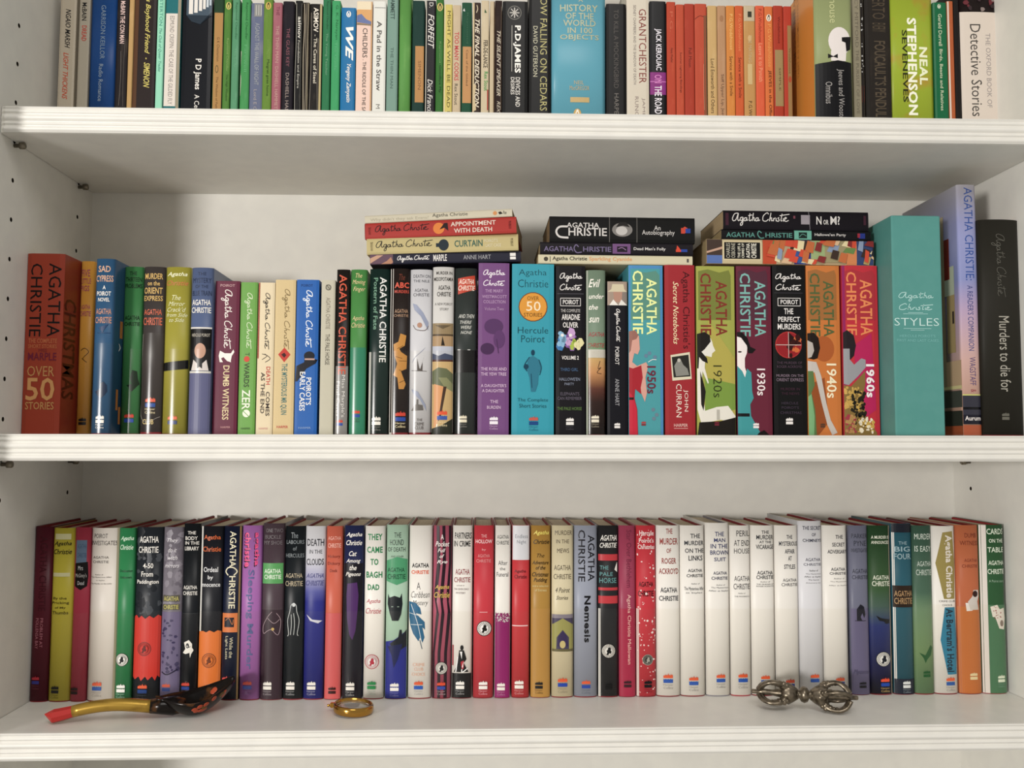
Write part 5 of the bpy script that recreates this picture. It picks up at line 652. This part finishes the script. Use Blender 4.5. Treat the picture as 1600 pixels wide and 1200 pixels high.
# ---------------------------------------------------------------- books lying in three stacks on the standing ones
def stack(base, tilt, books, group):
    """base = Z of the support, tilt about Y; books bottom-up: (xl, xr, thickness px, Y, yaw, kind...)"""
    zc = 0
    x00 = on_y(books[0][0], 420, books[0][3]).x
    for (xl, xr, tpx, Y, yaw, kind, col, label, design, opt) in books:
        a, b = on_y(xl, 400, Y), on_y(xr, 400, Y); L = (b.x - a.x); th = tpx * L / (xr - xl)
        U = lambda u, th=th: u * th
        Z = lambda x, L=L, xl=xl, xr=xr: L * (1 - (x - xl) / (xr - xl))
        r = make_book(th, L, opt.get('dep', .112), kind, col, label, group, design, U, Z, tpx, opt)
        # local x (across the spine) -> up, local z (head) -> towards -X
        R = Matrix(((0, 0, -1), (0, 1, 0), (1, 0, 0))).to_4x4()
        M = Matrix.Rotation(-tilt, 4, 'Y') @ Matrix.Translation((a.x - x00, 0, zc + .0003)) @ Matrix.Translation((L, 0, 0)) @ (Matrix.Translation((-L / 2, dp(opt) / 2, 0)) @ Matrix.Rotation(-yaw, 4, 'Z') @ Matrix.Translation((L / 2, -dp(opt) / 2, 0))) @ R
        r.matrix_world = Matrix.Translation((x00, Y, base)) @ M
        zc += th + .0005
dp = lambda o: o.get('dep', .112)
def top_of(px, py, Y): return on_y(px, py, Y).z
zl, zr = top_of(605, 418.6, .105), top_of(770, 411, .105)
xl_, xr_ = on_y(605, 418, .105).x, on_y(770, 411, .105).x
tl = math.atan2(zr - zl, on_y(747, 411, .105).x - on_y(674, 417, .101).x) * .62
x00 = on_y(579, 420, .105).x
tl = math.radians(1.9)
base1 = zr + .0004 - math.tan(tl) * (on_y(747, 411, .105).x - x00)
STK = 'books lying flat on top of the middle row'
stack(base1, tl, [
(579,815,16,.105,.012,'P','282838','dark navy paperback with white script, lowest of the tilted pile',"r|0 1 579 615|6c5060;p|.1,579 .5,590 .9,600 .9,590 .6,579|c89c80;p|0,596 .3,605 .7,612 .2,615 0,612|b88468;s|.16 .82 622 672|e8e4e0|v|1.1;v|MARPLE|.2 .85 678 699|e8e4e0|b;v|ANNE HART|.3 .72 725 768|a8a8ac;r|.2 .85 798 807|e8e4e0;l|1|.5,798 .5,807|282838",{}),
(577,815,25,.1035,.06,'P','c4b47c','khaki cream paperback with black script and a dark stopper shape',"v|POIROT|.2 .8 583 587|7c7048;s|.2 .86 592 681|2c2a24|v|1.4;e|.46 698 9 8|26343c;r|.34 .58 686 692|26343c;v|CURTAIN|.3 .72 715 759|38685c|b;v|POIROT'S|.54 .74 762 783|e0d8b8;v|LAST CASE|.24 .44 764 788|e0d8b8;v|HARPER|.25 .75 803 807|7c7048",dict(pg='c8b88c')),
(577,817,25,.102,.115,'P','b8342c','red paperback with black script and an orange disc',"r|0 1 577 578|8c2420;v|POIROT|.25 .75 583 587|7c1c1c;s|.22 .86 594 680|2c1614|v|1.4;e|.48 695 9 9|e8832c;p|.4,696 .6,700 .8,704 .8,709 .3,710 .5,704|2c1614;v|APPOINTMENT|.56 .84 714 785|e8d8c8|b;v|WITH DEATH|.14 .42 719 779|e8d8c8|b;v|HARPER|.25 .75 805 809|7c1c1c",dict(pg='b09468')),
(578,812,12,.102,.125,'P','d4ccb4','thin cream paperback with black name, topmost of the tilted pile',"v|Why didn't they ask Evans?|.1 .6 587 680|b4ac94;v|Agatha Christie|.25 .85 686 742|4c483c;e|.5 785 3.2 3.2|e09858;p|.3,792 .6,790 .7,794 .4,797|2c2820;v|Pan|.3 .75 798 803|2c2820",dict(pg='b09c74')),
], STK)
z2 = max(top_of(835, 412.5, .105), top_of(1010, 414.5, .105), top_of(891, 415.5, .105)) + .0005
stack(z2, 0, [
(841,1082,14,.105,0,'P','d0c8a8','thin cream paperback with orange second title, under a thick black one',"e|.5 853 3.4 3.4|4c483c;r|.2 .8 859 860|4c483c;v|Agatha Christie|.25 .8 863 917|26221c|b;v|Sparkling Cyanide|.25 .8 920 987|e0a068|b;r|.3 .7 1073 1076|55504c",dict(pg='c0ac80')),
(844,1083,19,.105,.004,'P','1c181e','black paperback with mauve capitals and purple picture square',"v|AGATHA|.24 .66 850 896|7c7094|b;v|HRISTIE|.24 .66 911 955|7c7094|b;l|1.6|.62,904 .8,900 .5,897 .16,901 .2,909|7c7094;r|.1 .92 957 985|7c5488;r|.24 .7 964 980|241c28;l|1|.5,966 .6,972 .4,978|a880b0;v|Dead Man's Folly|.34 .66 990 1040|d8d4d0|b;r|.3 .5 1056 1074|e0482c;r|.3 .52 1064 1074|2c4ca8;p|.3,1056 .85,1058 .6,1062 .3,1064|e0482c",dict(pg='b09c74')),
(858.5,1086,40,.105,0,'P','141416','thick black paperback with oval face portrait between white rules',"v|AGATHA|.56 .76 885 936|d8d4d0|b;v|HRISTIE|.24 .56 888 948|d8d4d0|b;l|3|.6,886 .58,874 .4,869 .2,874 .16,888|d8d4d0;r|0 1 951.5 952.5|77746f;r|0 1 994.5 995.5|77746f;e|.5 972 11 16|8c8884;e|.46 971 7 9|c8c4c0;p|.6,962 .8,968 .8,978 .6,984 .66,973|2c2a28;v|An|.5 .68 1022 1032|d8d4d0;v|Autobiography|.26 .5 1003 1054|d8d4d0;p|.4,1065 .6,1067 .66,1070 .6,1074 .4,1079|e0482c;r|.4 .58 1071 1079|2c4ca8;r|.38 .6 1064 1070|d84830",dict(pg='8c7048')),
], STK)
z3 = max(top_of(1119, 416, .105), top_of(1290, 415, .105), top_of(1235, 415, .105)) + .0005
def collage():
    R = random.Random(3); s = []
    pal = '8c3030 3c5c9c d8b48c 2c2c34 c86c38 6c8c4c e0d0a0 5c3c6c 8c9cb8 d84c30 44342c b89c5c'.split()
    for i in range(46):
        x = R.uniform(1192, 1362); u = R.uniform(.02, .9); a, b = R.uniform(8, 22), R.uniform(.15, .5)
        s.append('p|%.2f,%.0f %.2f,%.0f %.2f,%.0f %.2f,%.0f|%s' % (u, x, min(u + b, 1), x + a * .3, min(u + b * .8, 1), x + a, max(u - .08, 0), x + a * .8, R.choice(pal)))
    return ';'.join(s)
stack(z3, 0, [
(1103.5,1365,38,.105,-.004,'P','b8a078','paperback with a many-coloured picture collage, lowest of its pile',"r|0 1 1103 1128|4c3c34;p|.5,1103 .7,1128 .6,1128 .42,1104|c8a088;r|0 .34 1103 1128|5c78b8;r|0 1 1128 1190|c8b890;r|.16 .92 1129 1189|d8c8a0;r|.2 .88 1131 1187|14140f;t|CHARLES|.24 .84 1134 1140|c8c4b0;t|OSBORNE|.24 .84 1142 1148|c8c4b0;t|THE LIFE &|.24 .84 1152 1156|e0dcc8|b;t|CRIMES OF|.24 .84 1158 1162|e0dcc8|b;t|AGATHA|.24 .84 1165 1171|ece8d8|b;t|CHRISTIE|.24 .84 1173 1181|ece8d8|b;r|0 1 1191 1212|c84c28;r|0 1 1212 1240|b8a07c;r|0 1 1240 1266|3c3c88;r|.1 1 1266 1288|9cb078;r|.1 1 1288 1322|a0946c;r|0 1 1322 1338|d8844c;r|0 1 1338 1365|3c4c78;" + collage() + "",dict(pg='a89468',x='cap')),
(1127.5,1361,15,.105,0,'P','15151a','black paperback with sea green capitals and green picture square',"v|AGATHA|.2 .7 1135 1180|5c9c90|b;v|HRISTIE|.2 .7 1196 1238|5c9c90|b;l|1.6|.66,1190 .85,1186 .5,1184 .14,1188 .16,1194|5c9c90;r|0 1 1241 1268|6cb4a0;r|.16 .78 1248 1261|1c2c28;l|1|.3,1249 .6,1254 .4,1260|5c9c8c;v|Hallowe'en Party|.34 .72 1273 1322|d8d4d0|b;r|.2 .75 1342 1352|2c3c90;r|.3 .75 1340 1344|a82c3c",dict(pg='a08c60')),
(1130.5,1358,29,.105,0,'P','1c181f','black paperback with white script and a pale torn square',"r|.2 .86 1134 1139|4c2838;s|.2 .9 1145 1234|e8e4e0|v|1.6;r|.3 .8 1252 1266|a8a0a8;l|.8|.0,1266 1,1264|8c8890;r|.6 .75 1240 1243|8c4c5c;v|N|.3 .74 1276 1284|e8e4e0|b;v|OR|.3 .56 1287 1295|e8e4e0|b;v|M?|.3 .76 1298 1313|e8e4e0|b;r|.3 .8 1350 1354|4c2838",dict(pg='b8a078')),
], STK)

# ---------------------------------------------------------------- painted wooden spoon
def at3(px, py, z): p = on_z(px, py, z); return p
zs = ZT[3] + .0003
red = mat('b02c28', .28); 
gold = vary('b08c30', '7c5c1c', 120, .3, 'gold_lacquer', .5, .8, (.3, 1, 1)); gold.node_tree.nodes['Principled BSDF'].inputs['Metallic'].default_value = .55
lacq = vary('1c1814', '5c3a1c', 70, .22, 'black_lacquer', .58, .72)
h0 = at3(84, 1119, zs + .008); h1 = at3(246, 1104, zs + .013)
sp = empty('painted_spoon', (h1.x, h1.y, zs), 'lacquered wooden spoon, gold handle with red tip and dark berry-painted bowl', 'spoon')
def spc(o): o.matrix_parent_inverse = Matrix.Translation((-h1.x, -h1.y, -zs)); return o
def hp(t, lift=0): 
    p = h0.lerp(h1, t); return Vector((p.x, p.y, p.z + .008 * math.sin(math.pi * t) ** 1.2 * .8 + lift))
tp = at3(70, 1116, zs + .010)
bm = bmesh.new(); tube(bm, [tp, h0, hp(.08), hp(.18)], [.0006, .0074, .0068, .0062], 8); spc(from_bm('handle_tip', bm, [red], sp))
bm = bmesh.new(); tube(bm, [hp(.18 + .82 * i / 12 * .94) for i in range(13)], [.0062 + .0008 * (i / 12) for i in range(13)], 14); spc(from_bm('handle', bm, [gold], sp, True))
# bowl: an open deep oval shell, tip raised
b1 = at3(368, 1108, zs); ax = Vector((b1.x - h1.x, b1.y - h1.y, 0)); Lb = ax.length; ax.normalize(); sd = Vector((-ax.y, ax.x, 0))
bm = bmesh.new(); NU, NV = 20, 14
def bowl_pt(i, j, t):
    u = i / NU; v = j / NV * 2 - 1                    # u along, v across
    wd = (.0075 + .0215 * math.sin(math.pi * min(1, max(0, (u - .08) / .92)) ** .8) if u > .08 else .0070) * (1 if u < .96 else .75)
    if u >= 1: wd = .004
    rim = .0185 - .004 * math.sin(math.pi * u) + .022 * max(0, u - .4) ** 1.4 * 1.2
    dpth = (.0070 + .0130 * math.sin(math.pi * max(0, (u - .1) / .9)) ** .8) if u > .1 else .0065
    c_ = 1 - abs(v) ** 2.2
    z = rim - dpth * c_ * 1.0; inner = t * .0022
    return h1 + ax * (Lb * (u - .02)) + sd * (wd * v * (1 - t * .06)) + Vector((0, 0, z + inner * c_ - h1.z + zs - .001))
for t in (0, 1):
    g = [[bm.verts.new(bowl_pt(i, j, t)) for j in range(NV + 1)] for i in range(NU + 1)]
    for i in range(NU):
        for j in range(NV): bm.faces.new((g[i][j], g[i + 1][j], g[i + 1][j + 1], g[i][j + 1]))
    if t == 0: G0 = g
    else:
        ed = lambda q: [q[i][0] for i in range(NU + 1)] + [q[NU][j] for j in range(1, NV + 1)] + [q[i][NV] for i in range(NU - 1, -1, -1)] + [q[0][j] for j in range(NV - 1, 0, -1)]
        A, B = ed(G0), ed(g)
        for k in range(len(A)): bm.faces.new((A[k], A[(k + 1) % len(A)], B[(k + 1) % len(A)], B[k]))
zmin = min(v.co.z for v in bm.verts)
for v in bm.verts: v.co.z += zs - zmin
spc(from_bm('bowl', bm, [lacq], sp, True))
bm = bmesh.new(); tube(bm, [hp(.93), h1 + ax * .004 + Vector((0, 0, 0)), h1 + ax * .016 - Vector((0, 0, .001)), h1 + ax * .028 - Vector((0, 0, .002))], [.0074, .0086, .0100, .0075], 14); spc(from_bm('neck', bm, [lacq], sp, True))
R = random.Random(5); berry = mat('b84a28', .3); lf = mat('6c5020', .3)
bz = zs - zmin
for k in range(22):
    i = R.uniform(NU * .45, NU * .85); j = R.uniform(1.0, NV - 1.0) ; t = 1 if k < 9 else 0
    if t == 0: j = R.uniform(.8, 3.2)
    p = bowl_pt(i, j, t) + Vector((0, 0, bz)); q = bowl_pt(i + .3, j, t) - bowl_pt(i, j, t); r_ = bowl_pt(i, j + .3, t) - bowl_pt(i, j, t); n = q.cross(r_).normalized()
    if t == 0: n = -n
    bm = bmesh.new(); bmesh.ops.create_icosphere(bm, subdivisions=2, radius=.0034)
    rot = Vector((0, 0, 1)).rotation_difference(n).to_matrix()
    for v in bm.verts: v.co = rot @ Vector((v.co.x, v.co.y, v.co.z * .14)) + p
    spc(from_bm('painted_berry', bm, [berry if k % 4 else lf], sp, True))

# ---------------------------------------------------------------- gold-rimmed lens
rc = on_z(552, 1116, ZT[3]); 
ln = empty('monocle_lens', (rc.x, rc.y, SHZ(rc.x)), 'small round clear lens in a polished gold rim with a tiny clasp', 'magnifier')
gm = mat('c8963c', .16, 1, 'polished_gold')
TI = Matrix.Translation((0, 0, .0066)) @ Matrix.Rotation(math.radians(4), 4, 'Y') @ Matrix.Rotation(math.pi / 2, 4, 'Y')
bm = bmesh.new(); PR = [(-.0044, .0195), (-.0048, .0205), (-.0034, .0217), (0, .0222), (.0034, .0217), (.0048, .0206), (.0044, .0195)]
rr = []
for a, r in PR: rr.append([bm.verts.new(TI @ Vector((a, r * math.cos(k * math.pi / 24), r * math.sin(k * math.pi / 24)))) for k in range(48)])
for i in range(len(rr)):
    a, b = rr[i], rr[(i + 1) % len(rr)]
    for k in range(48): bm.faces.new((a[k], a[(k + 1) % 48], b[(k + 1) % 48], b[k]))
from_bm('gold_rim', bm, [gm], ln, True)
gl_ = bpy.data.materials.new('lens_glass'); gl_.use_nodes = True; b = gl_.node_tree.nodes['Principled BSDF']
b.inputs['Transmission Weight'].default_value = 1; b.inputs['Roughness'].default_value = .02; b.inputs['IOR'].default_value = 1.45; b.inputs['Base Color'].default_value = (.95, .95, .97, 1)
bm = bmesh.new(); lathe(bm, [(-.0030, .0005), (-.0028, .009), (-.0018, .0192), (.0040, .0192), (.0072, .013), (.0088, .007), (.0093, .0005)], 0, 40, TI); from_bm('lens', bm, [gl_], ln, True)
bm = bmesh.new(); a = math.radians(165)
cl = Vector((.0235 * math.cos(a), .0235 * math.sin(a), .0075))
box(bm, cl - Vector((.0035, .0022, .0028)), cl + Vector((.0030, .0022, .0028))); bmesh.ops.bevel(bm, geom=bm.edges[:], offset=.0007, segments=2, affect='EDGES')
from_bm('clasp', bm, [gm], ln)
bm = bmesh.new(); lathe(bm, [(-.0022, .0014), (-.0008, .0016), (0, .001), (.0012, .0018), (.0024, .0012)], 0, 12, Matrix.Translation(cl + Vector((-.0045, -.001, .0))) @ Matrix.Rotation(.3, 4, 'Z')); from_bm('clasp_screw', bm, [gm], ln, True)

# ---------------------------------------------------------------- vajra: double-ended ritual sceptre
silver = vary('8e8270', '50483c', 160, .32, 'tarnished_silver', .4, .7); silver.node_tree.nodes['Principled BSDF'].inputs['Metallic'].default_value = .85
RC = .0168
A = on_z(1174, 1083, ZT[3] + RC); B = on_z(1341, 1094, ZT[3] + RC)
vc = (A + B) / 2; d = (B - A); HL = d.length / 2; d.normalize()
vj = empty('vajra', (vc.x, vc.y, SHZ(vc.x)), 'tarnished silver double-ended ritual sceptre with caged prongs, lying before the white books', 'ornament')
ang = math.atan2(d.y, d.x)
VM = Matrix.Translation((0, 0, RC + .0004)) @ Matrix.Rotation(ang, 4, 'Z')
bm = bmesh.new(); lathe(bm, [(-.0085, .0035), (-.007, .0062), (-.0055, .0040), (-.0035, .0078), (0, .0092), (.0035, .0078), (.0055, .0040), (.007, .0062), (.0085, .0035)], 0, 24, VM); from_bm('grip', bm, [silver], vj, True)
for s in (1, -1):
    EM = VM @ Matrix.Rotation(0 if s > 0 else math.pi, 4, 'Z')
    q = HL / .058
    bm = bmesh.new(); prof = [(.006, .0040), (.008, .0062), (.0115, .0086), (.0150, .0104), (.0175, .0116), (.019, .0108), (.0205, .0112), (.0235, .0090), (.0255, .0060)]
    seg = 32; rings = []
    for a, r in prof: rings.append([bm.verts.new(EM @ Vector((a * q, r * (1 + (.07 * math.cos(8 * 2 * math.pi * k / seg))) * math.cos(2 * math.pi * k / seg), r * (1 + (.07 * math.cos(8 * 2 * math.pi * k / seg))) * math.sin(2 * math.pi * k / seg)))) for k in range(seg)])
    for a, b in zip(rings, rings[1:]):
        for k in range(seg): bm.faces.new((a[k], a[(k + 1) % seg], b[(k + 1) % seg], b[k]))
    bm.faces.new(rings[0]); bm.faces.new(rings[-1]); from_bm('lotus_collar', bm, [silver], vj, True)
    bm = bmesh.new(); lathe(bm, [(.018 * q, .0060), (.024 * q, .0050), (.030 * q, .0042), (.034 * q, .0032), (.045 * q, .0036), (.049 * q, .0038), (.0505 * q, .0026), (.0570 * q, .0024), (.058 * q, .0016)], 0, 10, EM); from_bm('central_prong', bm, [silver], vj, True)
    for k in range(4):
        th = math.pi / 4 + k * math.pi / 2 + .25; cy, sz = math.cos(th), math.sin(th)
        P = lambda a, r: EM @ Vector((a * q, r * cy, r * sz))
        bm = bmesh.new(); pts = spline([(.020, .0070), (.0245, .0125), (.031, .0152), (.038, .0150), (.0445, .0112), (.0490, .0040)], 4)
        n = len(pts); tube(bm, [P(a, r) for a, r in pts], [(.0042 + .0008 * math.sin(3.1 * i / n), .0026) for i in range(n)], 8)
        from_bm('curved_prong', bm, [silver], vj, True)
        # sea-beast head from whose mouth the prong springs: snout, brow, crest
        bm = bmesh.new()
        for (a, r, s1) in ((.0225, .0105, .0048), (.0270, .0135, .0040), (.0225, .0140, .0030), (.0310, .0142, .0029), (.0195, .0115, .0030), (.0345, .0138, .0022)):
            bmesh.ops.create_icosphere(bm, subdivisions=2, radius=s1, matrix=Matrix.Translation(P(a, min(r, .0146))))
        from_bm('beast_head', bm, [silver], vj, True)
